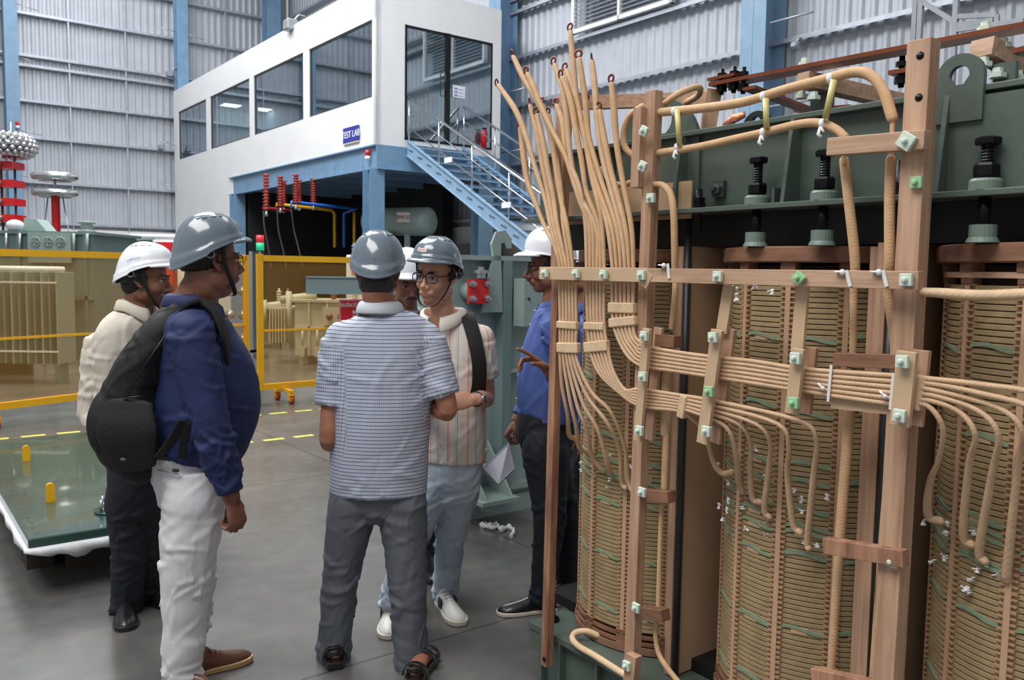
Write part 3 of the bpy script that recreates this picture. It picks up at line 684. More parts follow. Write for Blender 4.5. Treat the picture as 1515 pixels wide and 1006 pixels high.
# square fibre nuts
def nut(px,py,a,rot=0,m_=None,s=.0145):
    c=Pa(px,py,a); q=MB('H'); cr,sr=math.cos(rot),math.sin(rot)
    q.obox(c,(.006,0,0),(0,s*cr,s*sr),(0,-s*sr,s*cr)); q.cyl(c-Vector((.006,0,0)),c-Vector((.017,0,0)),.0075,.006,n=10); q.build('square_nut',m_ or NUT,AP,bevel=.0015)
nf=BA-.02
for (px,py) in ((806,404),(852,405),(893,406),(949,407),(1062,409),(1341,414)): nut(px,py,nf,random.uniform(-.08,.08))
nut(1182,411,nf,.75,NUTG)
for (px,py,g) in ((953,497,0),(951,557,0),(946,637,0),(1055,499,0),(1049,579,1),(1045,638,0),(1177,530,0),(1174,596,1),(1335,535,0),(1331,615,0)): nut(px,py,nf,random.uniform(-.06,.06),NUTG if g else NUT)
for (px,py) in ((950,728),(941,899),(1320,830)): nut(px,py,FA-.025,random.uniform(-.1,.1))
nut(927,985,FA-.05); nut(1341,209,BA-.002,.6,None,.018); nut(1356,270,FA-.026,0,NUTG,.0135)
for (px,py) in ((953,194),(951,246)): nut(px,py,FA-.05,.5)
nut(963,293,FA-.025)
for (px,py) in ((1113,455),(1018,555)): pass
# ---------------------------------------------------------------- copper bars and blocks on top
def pbar(x0,y0,x1,y1,a0,a1,w,h,m_,nm):
    q=MB('H'); q.bar(Pa(x0,y0,a0),Pa(x1,y1,a1),w,h); return q.build(nm,m_,AP)
pbar(1058,127,1530,38,2.3,2.3,.07,.012,COP,'copper_busbar')
pbar(1056,120,1096,112,2.3,2.3,.07,.01,COP,'copper_link')
pbar(1108,130,1200,165,2.28,2.62,.05,.01,COP,'copper_busbar')
pbar(1180,165,1262,158,2.62,2.62,.05,.01,COP,'copper_busbar')
pbar(1322,110,1378,101,2.3,2.3,.06,.012,COP,'copper_busbar')
pbar(1505,78,1530,72,2.2,2.2,.05,.012,COP,'copper_busbar')
for (px,py) in ((1068,120),(1086,117),(1100,118),(1334,105)):
    c=Pa(px,py,2.3); q=MB('H'); q.cyl(c+Vector((0,0,-.045)),c+Vector((0,0,.04)),.008); q.lathe(c+Vector((0,0,.012)),[(0,0),(.017,0),(.017,.013),(0,.013)],6,smooth=False); q.lathe(c+Vector((0,0,-.035)),[(0,0),(.019,0),(.019,.02),(0,.02)],6,smooth=False); q.build('busbar_bolt',BOLT,AP)
q=MB('H'); q.bar(Pa(1188,118,2.26),Pa(1328,150,2.7),.045,.045); q.build('support_timber',WB,AP)
q=MB('H'); q.bar(Pa(1452,70,2.24),Pa(1540,118,2.5),.06,.045); q.build('support_timber',WB,AP)
for (x0,y0,x1,y1,a) in ((1200,125,1228,170,2.35),(1470,95,1500,140,2.25)):
    u=Pa(x0,y0,a); v=Pa(x1,y1,a); q=MB('H'); q.box((a,min(u.y,v.y),2.06),(a+.02,max(u.y,v.y),u.z)); q.box((a-.06,min(u.y,v.y),2.06),(a+.06,max(u.y,v.y),2.072)); q.build('busbar_bracket',GB,AP)
for (px,py,a) in ((1191,92,2.3),(1458,40,2.3),(1484,64,2.3),(1455,92,2.24),(1476,108,2.24),(1204,142,2.28),(1505,112,2.3),(1186,140,2.3)):
    c=Pa(px,py,a); q=MB('H'); q.lathe(c,[(0,-.012),(.02,-.012),(.02,0),(.012,.001),(.012,.012),(0,.012)],6,smooth=False); q.build('fibre_bolt',NUT,AP)
q=MB('H'); q.tube([Pa(1072,188,2.5),Pa(1085,176,2.5),Pa(1102,169,2.5)],[(.02,.006),(.018,.007),(.012,.006)],8); q.build('copper_braid',COPB,AP)
# ---------------------------------------------------------------- leads
def lead(pts,r,m_,nm='lead_cable',n=10,sub=5,parent=AP,rnd=True):
    P3=[tuple(Pa(x,y,a)) for (x,y,a) in pts]
    rr=r if isinstance(r,(list,tuple)) else [r]*len(pts)
    c=cat([p+(w,) for p,w in zip(P3,rr)],sub); q=MB('H'); q.tube([Vector(p[:3]) for p in c],[float(p[3]) for p in c],n,rnd=rnd); return q.build(nm,m_,parent)
BD=1.937
# thick leads at the top
lead([(978,166,1.97),(1040,160,1.97),(1100,151,1.97),(1160,133,1.97),(1210,120,1.97),(1262,107,1.97),(1290,113,1.97),(1308,137,1.97),(1320,174,1.97)],.0135,CRD,'thick_lead')
lead([(1321,170,1.97),(1320,203,1.97),(1319,240,1.97)],.006,CRD,'lead_core')
lead([(1318,236,1.97),(1316,300,1.97),(1316,385,1.97),(1313,425,1.99),(1322,500,2.0),(1324,540,2.0)],[.0125]*4+[.0105]*2,CRD,'thick_lead')
lead([(1322,610,2.02),(1316,700,2.02),(1306,805,2.02),(1290,1020,2.02)],[.013,.013,.011,.009],CRD,'thick_lead')
lead([(976,226,1.97),(1030,218,1.97),(1080,207,1.97),(1130,196,1.97),(1180,184,1.97),(1212,182,1.97),(1236,191,1.97),(1250,203,1.97)],.0115,CRD,'thick_lead')
lead([(1247,205,1.97),(1247,222,1.97),(1249,242,1.97)],.006,CRD,'lead_core')
lead([(1249,238,1.98),(1256,300,1.98),(1265,385,1.99),(1263,440,2.0),(1262,530,2.0)],[.0125,.0125,.0125,.0095,.0095],CRD,'thick_lead')
lead([(1257,608,2.02),(1250,700,2.02),(1243,790,2.02),(1228,1020,2.02)],[.014,.014,.0135,.01],CRD,'thick_lead')
for (x0,y0,x1,y1) in ((1002,162,1005,214),(1133,146,1134,190),(1234,118,1221,176)):
    q=MB('H'); q.tube([Pa(x0,y0,1.955),Pa(x1,y1,1.955)],.0085,10); q.build('yellow_spacer_tube',YT,AP)
for (x,y,r) in ((1000,165,.0155),(1132,143,.0155),(1231,116,.0155),(1004,218,.0135),(1131,196,.0135),(1219,183,.0135)):
    c=Pa(x,y,1.97); q=MB('H'); q.tube([c+Vector((0,-.007,0)),c+Vector((0,.007,0))],r,14)
    if y>170:
        q.tube([c+Vector((-.014,0,-.01)),c+Vector((-.018,.004,-.028)),c+Vector((-.016,-.004,-.036))],[(.002,.005)]*3,6); q.tube([c+Vector((-.014,0,-.01)),c+Vector((-.018,-.012,-.024))],[(.002,.005)]*2,6)
    q.build('white_tie',TIE,AP)
for (x0,y0,x1,y1) in ((1252,402,1258,424),(1306,402,1312,424),(988,392,990,412)):
    q=MB('H'); q.bar(Pa(x0,y0-2,BA-.014),Pa(x1,y1,BA-.014),.003,.009,up=(0,1,0)); c=Pa(x0-6,y0+1,BA-.018)
    q.ell(c,.006,.008,.008,n=8,m_=6); q.tube([c,c+Vector((0,.018,.002))],[(.003,.006),(.002,.008)],6); q.build('white_tie',TIE,AP)
for (px,py) in ((1090,427),(1117,424),(1143,430),(1090,440)): knot(px,py,2.0,s=1.3)
# loops at the left
lead([(985,152,2.02),(1005,138,2.04),(1026,130,2.08),(1036,131,2.14),(1032,142,2.2),(1015,152,2.25)],.0105,CRD,'thick_lead')
lead([(950,158,2.06),(932,172,2.06),(923,196,2.06),(925,218,2.06),(936,230,2.06)],.0115,CRD,'thick_lead')
lead([(890,250,2.05),(903,268,2.04),(922,274,2.02),(932,270,2.02)],.0095,CRD,'thick_lead')
lead([(968,272,1.96),(982,275,1.96),(993,290,1.96),(997,320,1.96),(998,370,1.97),(998,405,1.98),(999,430,1.98),(994,485,1.99)],[.008,.0105,.011,.011,.0105,.0095,.0095,.0095],CRD,'thick_lead')
lead([(985,540,1.99),(986,612,1.99),(984,640,1.99)],[.02,.02,.017],CRP,'thick_lead')
lead([(986,640,1.99),(984,690,1.99),(983,722,1.99)],[.0115,.0115,.0115],CRD,'thick_lead')
lead([(979,740,1.99),(976,820,1.99),(974,900,1.99)],[.0075,.0075,.0085],CRD,'thick_lead')
lead([(971,918,1.99),(970,940,1.99),(974,965,1.99),(985,985,1.99),(1003,1008,1.99)],[.008,.008,.0085,.009,.009],CRD,'thick_lead')
lead([(884,940,2.09),(868,934,2.06),(852,936,2.03),(847,945,2.01),(856,956,1.99),(880,970,1.97),(905,986,1.955),(924,998,1.95)],.0115,CRL,'bottom_lead')
lead([(1366,432,1.97),(1400,434,1.98),(1450,437,1.99),(1515,435,2.0),(1560,432,2.0)],[.0105,.012,.0125,.0125,.0125],CRL,'thick_lead')
# fanned cables with copper eyelets
tips=[
 ([(738,127),(762,162),(777,198),(791,246),(806,293),(815,335)],0,0),
 ([(770,190),(774,225),(780,267),(792,300),(806,335),(819,360)],0,0),
 ([(785,157),(795,198),(802,240),(812,290),(820,335)],0,1),
 ([(795,171),(804,214),(811,254),(819,293),(825,335)],0,2),
 ([(803,156),(811,186),(823,235),(831,293),(834,335)],0,3),
 ([(812,172),(818,210),(823,250),(830,295),(839,335)],0,4),
 ([(760,85),(773,112),(791,143),(812,183),(833,225),(852,262),(861,293),(867,335)],1,0),
 ([(781,110),(790,130),(799,154),(817,193),(836,230),(848,267),(858,298),(872,335)],1,1),
 ([(824,157),(833,183),(838,230),(850,270),(864,300),(877,335)],1,2),
 ([(821,97),(833,135),(839,177),(844,230),(856,285),(882,335)],1,3),
 ([(832,116),(844,148),(851,188),(860,235),(868,285),(886,335)],1,4),
 ([(838,105),(849,135),(858,170),(867,214),(876,265),(885,300),(891,335)],1,5),
 ([(844,48),(848,96),(853,148),(860,188),(873,230),(886,280),(899,335)],2,0),
 ([(867,153),(869,188),(872,230),(884,275),(905,335)],2,1),
 ([(857,88),(862,122),(866,150),(871,201),(889,265),(912,335)],2,2),
 ([(876,92),(880,130),(884,180),(893,240),(918,335)],2,3),
 ([(887,165),(893,200),(903,250),(925,335)],2,4),
 ([(905,125),(908,156),(912,209),(920,260),(934,335)],2,5)]
gx=[(828,.0),(868,0),(906,0)]; gw=[24,26,31]
def gxp(g,i,y): 
    return gx[g][0]+gw[g]*(i/5.0)
for t,(pl,g,i) in enumerate(tips):
    n=len(pl); pts=[]
    ad=[1.95,1.93,1.945][g]
    if t==0: pl=pl+[]
    for k,(x,y) in enumerate(pl):
        f=k/(n-1); a=ad+(1-f)*(.02*((t*5)%7-3)/3+.01)+(.0 if k<n-1 else 0)
        pts.append((x,y,a))
    pts[-1]=(pts[-1][0],pts[-1][1],BD+.002*(i%2))
    pts.append((gxp(g,i,400),392,BD)); pts.append((gxp(g,i,420),425,BD))
    rr=[.0092,.0112,.0105,.0095]+[.0085]*20; rr=rr[:len(pts)-2]+[.0066,.0062]
    cb_=lead(pts,rr,CRD if t%3 else CRP,'lead_cable')
    c=Pa(pl[0][0],pl[0][1],pts[0][2]); d=(c-Pa(pl[1][0],pl[1][1],pts[1][2])).normalized()
    rndv=random.Random(t); axn=Vector((-1,rndv.uniform(-.7,.7),rndv.uniform(-.3,.3))); axn=(axn-d*axn.dot(d)).normalized()
    q=MB('H'); e=c+d*.02; q.torus(e,.0115,.0045,axn,n=18,k=8,ry=.0022); q.tube([c-d*.004,c+d*.010],.0065,8); q.build('copper_eyelet',COPR,cb_,label='brown copper eyelet')
# lower runs of the three groups
def run(fp,n=6,r=.0064,m_=CRP):
    out=[]
    for i in range(n): out.append([fp(i)])
    return out
def L(a,b,i): return a+(b-a)*i/5.0
# group 1 : down and fan on the first coil
ends1=[[(832,573),(840,615),(842,643),(853,650)],[(843,590),(852,629),(857,662),(870,669)],[(854,600),(868,636),(876,676),(892,697)],[(862,596),(884,635),(900,690),(903,700)],[(868,585),(898,625),(916,665),(920,712),(925,722)],[(875,580),(904,610),(924,660),(930,712),(938,731)]]
for i in range(6):
    x=828+24*i/5; pts=[(x,420,BD),(x+1,480,BD),(L(829,853,i),530,BD)]+[(px,py,a) for (px,py),a in zip(ends1[i],(1.95,1.98,2.04,2.085,2.09))]
    n=len(pts); lead(pts,[.0062]*3+[.0068]*(n-5)+[.009,.009],CRP,'lead_cable')
# group 2 : down, bend, lower bundle, fan on the second coil
ends2=[[(1018,615,1.95),(1042,640,2.0),(1055,682,2.06),(1068,700,2.085),(1083,698,2.09)],
 [(1048,618,BD),(1078,637,1.95),(1090,680,2.0),(1093,712,2.06),(1099,727,2.085)],
 [(1050,612,BD),(1092,627,1.95),(1110,654,1.99),(1110,690,2.04),(1113,736,2.08),(1125,743,2.085)],
 [(1052,606,BD),(1118,627,1.95),(1139,654,1.98),(1138,690,2.03),(1131,752,2.075),(1138,765,2.085)],
 [(1055,600,BD),(1150,627,1.95),(1167,662,1.98),(1165,700,2.03),(1173,774,2.075),(1184,788,2.085)],
 [(1060,594,BD),(1180,622,1.95),(1207,650,1.97),(1204,702,2.02),(1195,796,2.08),(1196,811,2.085)]]
for i in range(6):
    u=i # i=0 left/bottom
    x=868+26*i/5
    pts=[(x,420,BD),(L(870,894,i),480,BD),(L(874,900,i),520,BD),(L(886,908,i),551,BD),(L(912,925,i),577,BD),(946,L(600,576,i),BD),(1000,L(606,583,i)+1,BD)]+ends2[i]
    n=len(pts); lead(pts,[.0062]*(n-3)+[.0085,.0095,.0095],CRP,'lead_cable')
# group 3 : down, bend, upper bundle, long run, fan on the third coil
ends3=[[(1372,600,1.93),(1395,634,1.95),(1388,682,2.0),(1376,713,2.04),(1373,762,2.085),(1391,771,2.09)],
 [(1378,593,1.93),(1420,610,1.94),(1443,644,1.95),(1434,688,2.0),(1425,790,2.08),(1438,806,2.09)],
 [(1380,585,1.93),(1446,607,1.94),(1477,644,1.95),(1468,700,2.0),(1449,812,2.08),(1457,830,2.09)],
 [(1380,577,1.93),(1476,603,1.94),(1512,638,1.95),(1506,690,2.0),(1490,840,2.08),(1489,857,2.09)],
 [(1380,568,1.93),(1450,582,1.93),(1530,606,1.94),(1560,660,1.96)],
 [(1380,561,1.93),(1450,569,1.93),(1540,586,1.94),(1580,640,1.96)]]
for i in range(6):
    x=906+31*i/5
    pts=[(x,420,BD),(L(907,937,i),470,BD),(L(913,939,i),497,BD),(L(928,949,i),L(525,508,i),BD),(950,L(541,512,i),BD),(1000,L(549,521,i),BD),(1060,L(558,529,i),BD),(1110,L(566,534,i),BD),(1180,L(577,545,i),BD),(1250,L(588,551,i),BD),(1340,L(600,557,i),BD)]+ends3[i]
    n=len(pts); lead(pts,[.0064]*(n-3)+([.0085,.0105,.0105] if i<4 else [.0066]*3),CRP,'lead_cable')
# paper bands around the bundles
for (x0,y0,x1,y1,w) in ((828,480,853,482,.026),(828,514,855,515,.036),(868,482,893,483,.026),(868,514,898,511,.036),(904,455,938,456,.034),(905,478,939,474,.03)):
    u=Pa(x0-2,y0,BD); v=Pa(x1+2,y1,BD); q=MB('H'); q.bar(u,v,.022,w); q.build('paper_band',CRL,AP,bevel=.004)
for (x0,y0,x1,y1,w) in ((1014,585,1008,618,.026),(1366,556,1354,606,.028)):
    u=Pa(x0,y0,BD); v=Pa(x1,y1,BD); q=MB('H'); q.bar(u,v,w,.022,up=(1,0,0)); q.build('paper_band',CRL,AP,bevel=.004)
# wrapping tray behind the bundle and its two white ties
u=Pa(1230,576,BD+.012); v=Pa(1325,584,BD+.012); q=MB('H'); q.bar(u,v,.004,.098); q.build('paper_tray',PBL,AP)
for (x0,y0,x1,y1) in ((1230,540,1225,594),(1322,552,1317,606)):
    q=MB('H'); q.bar(Pa(x0,y0,BD-.01),Pa(x1,y1,BD-.01),.002,.007,up=(0,1,0)); c=Pa(x1-8,(y0+3*y1)/4-6,BD-.014); q.ell(c,.005,.007,.006,n=8,m_=6); q.tube([c,c+Vector((0,.012,.012))],[(.002,.005),(.002,.007)],6); q.build('white_tie',TIE,AP)
# ================================================================ BACKGROUND EQUIPMENT
TG=mat('tank_green_grey',(146,164,158),.42,var=.06,vscale=3)
TGD=mat('tank_grey_green_deep',(112,134,132),.45,var=.08,vscale=3)
RED=mat('signal_red',(206,30,34),.35)
YEL=mat('fence_yellow',(236,176,20),.4,var=.05,vscale=3)
STEEL=mat('zinc_steel',(176,180,184),.3,.8)
BEIGE=mat('beige_tank_paint',(184,180,160),.5,var=.05,vscale=3)
BROWN=mat('brown_porcelain',(120,76,52),.25)
ALU=mat('spun_aluminium',(205,205,208),.2,.85)
RUB=mat('black_rubber',(26,26,28),.7)
# ---- open transformer tank standing behind the people (aligned with the hall)
KB=4.45; tk=hthing('transformer_tank','grey green steel transformer tank standing on the floor behind the group','transformer tank',2.7,KB,0)
q=MB('H'); q.box((2.92,KB,.12),(5.6,KB+.42,1.68)); q.build('tank_body',TG,tk)
q=MB('H'); q.box((2.86,KB-.09,1.68),(5.68,KB+.5,1.71)); q.build('top_flange',TG,tk)
q=MB('H'); q.box((2.84,KB-.03,.0),(5.7,KB+.1,.12)); q.box((2.84,KB+.3,.0),(5.7,KB+.42,.12)); q.build('skid',TG,tk)
q=MB('H'); q.box((2.88,KB-.06,.16),(5.6,KB,.2)); q.build('bottom_flange',TG,tk)
for px in (742,): 
    c=Pb(745,500,KB-.05); 
    q=MB('H'); q.box((c.x-.035,KB-.09,.14),(c.x+.035,KB,1.68)); q.build('upright_stiffener',TGD,tk)
    q=MB('H'); q.box((c.x+.035,KB-.085,.95),(5.6,KB,.975)); q.box((c.x+.035,KB-.03,.91),(5.6,KB,.95)); q.build('shelf_stiffener',TG,tk)
# lifting hook plate on the edge
c=Pb(737,392,KB-.06); x=c.x
q=MB('H'); poly=[(x-.14,1.35),(x-.06,1.72),(x-.075,1.78),(x-.04,1.86),(x+.03,1.875),(x+.085,1.82),(x+.085,1.76),(x+.06,1.76),(x+.04,1.8),(x+.0,1.79),(x+.0,1.72),(x+.02,1.35)]
q.prism([(u,KB-.09,z) for u,z in poly],(0,.02,0)); q.build('lifting_hook',TG,tk)
# red blanking plates with bolts
def redplate(px0,py0,px1,py1,lab):
    u=Pb(px0,py1,KB-.11); v=Pb(px1,py0,KB-.11); q=MB('H'); q.box((u.x,KB-.13,u.z),(v.x,KB-.11,v.z)); rp=q.build('blanking_plate',RED,tk,label=lab)
    q=MB('H'); cx,cz=(u.x+v.x)/2,(u.z+v.z)/2; q.cyl((cx,KB,cz),(cx,KB-.11,cz),abs(v.x-u.x)*.42); q.build('pipe_stub',TG,rp)
    for x_ in (u.x+.02,v.x-.02):
        for z_ in (u.z+.03,v.z-.03):
            q=MB('H'); q.lathe((x_,KB-.13,z_),[(0,0),(.022,0),(.022,.02),(.011,.022),(.011,.045),(0,.045)],6,axis=(0,-1,0),smooth=False); q.build('plate_bolt',STEEL,rp)
redplate(691,413,721,449,'red square plate with four bolts'); redplate(697,658,716,697,'red plate low on the tank')
q=MB('H'); c=Pb(702,404,KB-.05); q.lathe((c.x,KB-.12,c.z),[(0,-.03),(.03,-.03),(.03,0),(.045,0),(.045,.02),(.02,.02),(.02,.04),(0,.04)],12,smooth=False); q.build('valve',STEEL,tk)
# triangular jacking bracket
u=Pb(700,690,KB-.02); q=MB('H'); x=u.x
q.box((x-.12,KB-.3,.16),(x+.17,KB,.185)); q.prism([(x+.12,KB-.28,.185),(x+.12,KB,.185),(x+.12,KB,.5)],(.015,0,0)); q.prism([(x-.08,KB-.28,.185),(x-.08,KB,.185),(x-.08,KB,.5)],(.015,0,0)); q.box((x-.04,KB-.24,.1),(x+.08,KB-.16,.16)); q.build('jacking_bracket',TG,tk)
u=Pb(776,412,KB-.2); v=Pb(812,482,KB-.2); q=MB('H'); q.box((u.x,KB-.2,v.z),(v.x,KB-.09,u.z)); mb=q.build('marshalling_box',TG,tk)
q=MB('H'); c=Pb(782,442,KB-.2); q.cyl(c,c-Vector((0,.01,0)),.008); q.build('box_lock',BLK,mb)
# ---- dark green tank cover lying flat on low packing
LDZ=.30
ld=hthing('tank_cover','flat dark green steel tank cover laid on packing above a white sheet, front left','tank cover',.57,4.53,0)
LDM=mat('gloss_dark_green',(46,74,66),.18,var=.1,vscale=2,coat=.5)
q=MB('H'); q.box((.57,4.53,LDZ-.045),(1.46,7.25,LDZ),.006); q.build('cover_plate',LDM,ld)
q=MB('H')
q.box((.66,4.9,.12),(.75,7.2,LDZ-.06)); q.box((1.2,4.95,.0),(1.35,7.2,LDZ-.06)); q.box((.8,4.9,0),(1.2,5.0,LDZ-.06)) ; q.box((.8,6.6,0),(1.2,6.7,LDZ-.06)); q.box((.62,5.0,0),(.75,5.2,.12)); q.box((.62,6.7,0),(.75,6.9,.12)); q.build('packing_timber',mat('dark_packing',(60,54,48),.8),ld)
HOLE=mat('hole_black',(14,22,20),.6)
hl=[(.62,4.62+.11*i) for i in range(24)]+[(.62+.18*i,4.58) for i in range(1,5)]
for (x,y) in hl:
    q=MB('H'); q.cyl((x,y,LDZ-.001),(x,y,LDZ+.0008),.012,n=12,smooth=False); q.build('bolt_hole',HOLE,ld)
for (x,y) in ((.81,6.39),(.77,5.2)):
    q=MB('H'); n=8; q.prism([(x-.022,y-.008,LDZ),(x-.022,y-.008,LDZ+.085)]+[(x-.022*math.cos(PI*i/n),y-.008,LDZ+.085+.02*math.sin(PI*i/n)) for i in range(1,n)]+[(x+.022,y-.008,LDZ+.085),(x+.022,y-.008,LDZ)],(0,.018,0)); q.build('lifting_lug',YEL,ld,label='yellow lifting lug')
fx,fy=1.0,4.82
q=MB('H'); q.cyl((fx,fy,LDZ),(fx,fy,LDZ+.012),.085,n=32); q.build('round_flange',LDM,ld)
q=MB('H'); q.cyl((fx,fy,LDZ+.012),(fx,fy,LDZ+.018),.038,n=24); q.build('flange_cap',mat('paper_white',(228,232,238),.7),ld)
for i in range(4):
    an=.5+i*PI/2; q=MB('H'); q.cyl((fx+.062*math.cos(an),fy+.062*math.sin(an),LDZ+.012),(fx+.062*math.cos(an),fy+.062*math.sin(an),LDZ+.075),.0095,n=10); q.build('stud',STEEL,ld)
# white plastic sheet under the cover, sagging edge
q=MB('H'); vs=[];fs=[]; ring=[]; per=[(.555+(1.52-.555)*t,4.51) for t in np.linspace(0,1,26)]; per=[(.555,7.2-(7.2-4.51)*t) for t in np.linspace(0,1,44)]+per[1:]
for i,(x,y) in enumerate(per):
    sg=.045+.02*math.sin(i*.55)+.012*math.sin(i*1.7+1); 
    vs+=[(x+.04,y+.04,LDZ-.047),(x,y,LDZ-.049),(x-.004+.006*math.sin(i*1.1),y-.004+.006*math.cos(i*.9),LDZ-.05-sg*.6),(x+.03,y+.03,LDZ-.055-sg)]
for i in range(len(per)-1):
    for j in range(3): a_=i*4+j; fs.append((a_,a_+4,a_+5,a_+1))
q.add(vs,fs,True); o=q.build('plastic_sheet',mat('white_sheet',(214,216,220),.6),M=HM(.57,4.53)); tag(o,'crumpled white plastic sheet hanging below the edge of the green tank cover','sheet'); sd=o.modifiers.new('s','SOLIDIFY'); sd.thickness=.002
# ---- safety fences
MESH=bpy.data.materials.new('amber_mesh_panel'); MESH.use_nodes=True; nt=MESH.node_tree; nt.nodes.remove(nt.nodes['Principled BSDF'])
mx=nt.nodes.new('ShaderNodeMixShader'); tr=nt.nodes.new('ShaderNodeBsdfTransparent'); df=nt.nodes.new('ShaderNodeBsdfDiffuse'); ad=nt.nodes.new('ShaderNodeMixShader')
tr.inputs[0].default_value=(1,.95,.82,1); df.inputs[0].default_value=lin((200,156,92)); mx.inputs[0].default_value=.17
nt.links.new(tr.outputs[0],mx.inputs[1]); nt.links.new(df.outputs[0],mx.inputs[2]); nt.links.new(mx.outputs[0],nt.nodes['Material Output'].inputs[0]); nt.nodes.remove(ad)
def fence(p,q_,z0,z1,label,cs,mid):
    p=Vector((p[0],p[1],0)); q2=Vector((q_[0],q_[1],0)); d=(q2-p); Ln=d.length; d.normalize(); n=Vector((-d.y,d.x,0)); ang=math.atan2(d.y,d.x)
    t=thing('safety_fence',label,'fence',p,ang,'yellow safety fences')
    Z=Vector((0,0,1))
    for (u,v,nm) in ((p+Z*z1,q2+Z*z1,'top_rail'),(p+Z*z0,q2+Z*z0,'bottom_rail')):
        q=MB(); q.bar(u,v,.05,.07); q.build(nm,YEL,t)
    q=MB(); q.bar(p+Z*mid,q2+Z*mid,.025,.025); q.build('middle_rail',YEL,t)
    for u in (p,q2):
        q=MB(); q.bar(u+Z*(z0-.035),u+Z*(z1+.05),.07,.05,up=tuple(n)); q.build('fence_post',YEL,t)
    q=MB(); q.obox((p+q2)/2+Z*(z0+z1)/2,d*(Ln/2-.02),n*.002,Z*((z1-z0)/2-.02)); q.build('mesh_panel',MESH,t,label='amber see-through mesh')
    for s in cs:
        c=p+d*(Ln*s)
        cr=MB(); cr.bar(c-n*.22+Z*(z0-.05),c+n*.22+Z*(z0-.05),.05,.03,up=(0,0,1)); fo=cr.build('caster_arm',YEL,t)
        for sg in (-1,1):
            e=c+n*(.19*sg); 
            q=MB(); q.box((e.x-.035,e.y-.035,.1),(e.x+.035,e.y+.035,.125)); q.bar(e+d*.03+Z*.1,e+d*.03+Z*.04,.006,.05,up=tuple(n)); q.bar(e-d*.03+Z*.1,e-d*.03+Z*.04,.006,.05,up=tuple(n)); f2=q.build('caster_fork',YEL,t)
            q=MB(); q.tube([e-d*.018+Z*.05,e+d*.018+Z*.05],.05,20); q.build('caster_wheel',mat('red_caster_tread',(176,60,44),.5),f2,label='red caster wheel')
            q=MB(); q.tube([e-d*.02+Z*.05,e+d*.02+Z*.05],.03,14); q.build('wheel_hub',YEL,f2)
fence((-5.5,7.63),(-3.46,10.97),.2,1.725,'long yellow safety fence on casters behind the man in the cream shirt',(.17,.85),.87)
fence((-2.97,9.93),(-1.45,11.23),.2,1.725,'shorter yellow safety fence on casters with the skull danger sign',(.15,.85),.87)
# danger sign in front of the second fence
d=Vector((.76,.65,0)).normalized(); nn=Vector((.65,-.76,0)); 
s0=P(502,443,10.45); s0=Vector((s0.x,s0.y,s0.z))
org=s0; t=thing('danger_sign','red danger sign with white skull and crossbones on the yellow fence','sign',(org.x,org.y,org.z-.5),math.atan2(d.y,d.x))
Z=Vector((0,0,1)); sw=.56; sh=.42
q=MB(); q.obox(org+d*sw/2-Z*sh/2-nn*-.0,d*sw/2,nn*.004,Z*sh/2); q.build('sign_board',mat('sign_pink_border',(226,150,180),.5),t)
q=MB(); q.obox(org+d*sw/2-Z*sh/2+nn*.005,d*(sw/2-.02),nn*.002,Z*(sh/2-.02)); q.build('red_field',mat('sign_red',(226,28,36),.45),t)
SW=mat('white_paint',(240,240,240),.5)
o2=org+nn*.009
q=MB(); c=o2+d*.28-Z*.115
q.ell(c,.052,.004,.05,(d,nn,Z),n=18,m_=10); q.obox(c-Z*.05,d*.028,nn*.003,Z*.02); q.build('skull',SW,t)
q=MB(); 
for s in (-1,1): q.ell(c+d*(.02*s)-Z*.008+nn*.004,.012,.002,.012,(d,nn,Z),n=10,m_=6)
q.ell(c-Z*.03+nn*.004,.005,.002,.008,(d,nn,Z),n=8,m_=6); q.build('eye_sockets',BLK,t)
q=MB()
for s in (-1,1):
    u=c-Z*.075-d*.085*s-Z*.03; v=c-Z*.075+d*.085*s+Z*.03; q.bar(u,v,.004,.014,up=tuple(Z)); 
    for e in (u,v): q.ell(e+Z*.01,.014,.003,.012,(d,nn,Z),n=10,m_=6); q.ell(e-Z*.01,.014,.003,.012,(d,nn,Z),n=10,m_=6)
q.build('crossbones',SW,t)
q=MB(); q.text('DANGER',.1,o2+d*.28-Z*.31,d,Z,.001); q.build('danger_lettering',SW,t)
q=MB(); q.text('ಅಪಾಯ',.075,o2+d*.13-Z*.07,d,Z,.001); q.build('upper_lettering',SW,t)
# grey channel resting against the fence
u=P(453,422,10.15); q=MB(); v=u+Vector((1.15,.1,0))+Vector((0,0,0))
q.obox((u+v)/2,(v-u)/2,Vector((-.02,.1,0)),Vector((0,0,.1))); q.obox((u+v)/2+Z*.1,(v-u)/2,Vector((-.025,.13,0)),Vector((0,0,.006)));
gt=thing('grey_metal_cabinet_top','flat grey metal box on legs standing before the shorter fence beside the danger sign','equipment',(u.x,u.y,0))
q.build('box_body',mat('blue_grey_metal',(124,144,148),.45),gt)
for (k,dy) in ((.66,.0),(.97,.1)):
    q=MB(); w=u+(v-u)*k; q.bar((w.x,w.y,0),(w.x,w.y,u.z-.1),.04,.04,up=(1,0,0)); q.build('leg',mat('blue_grey_metal',(124,144,148),.45),gt)
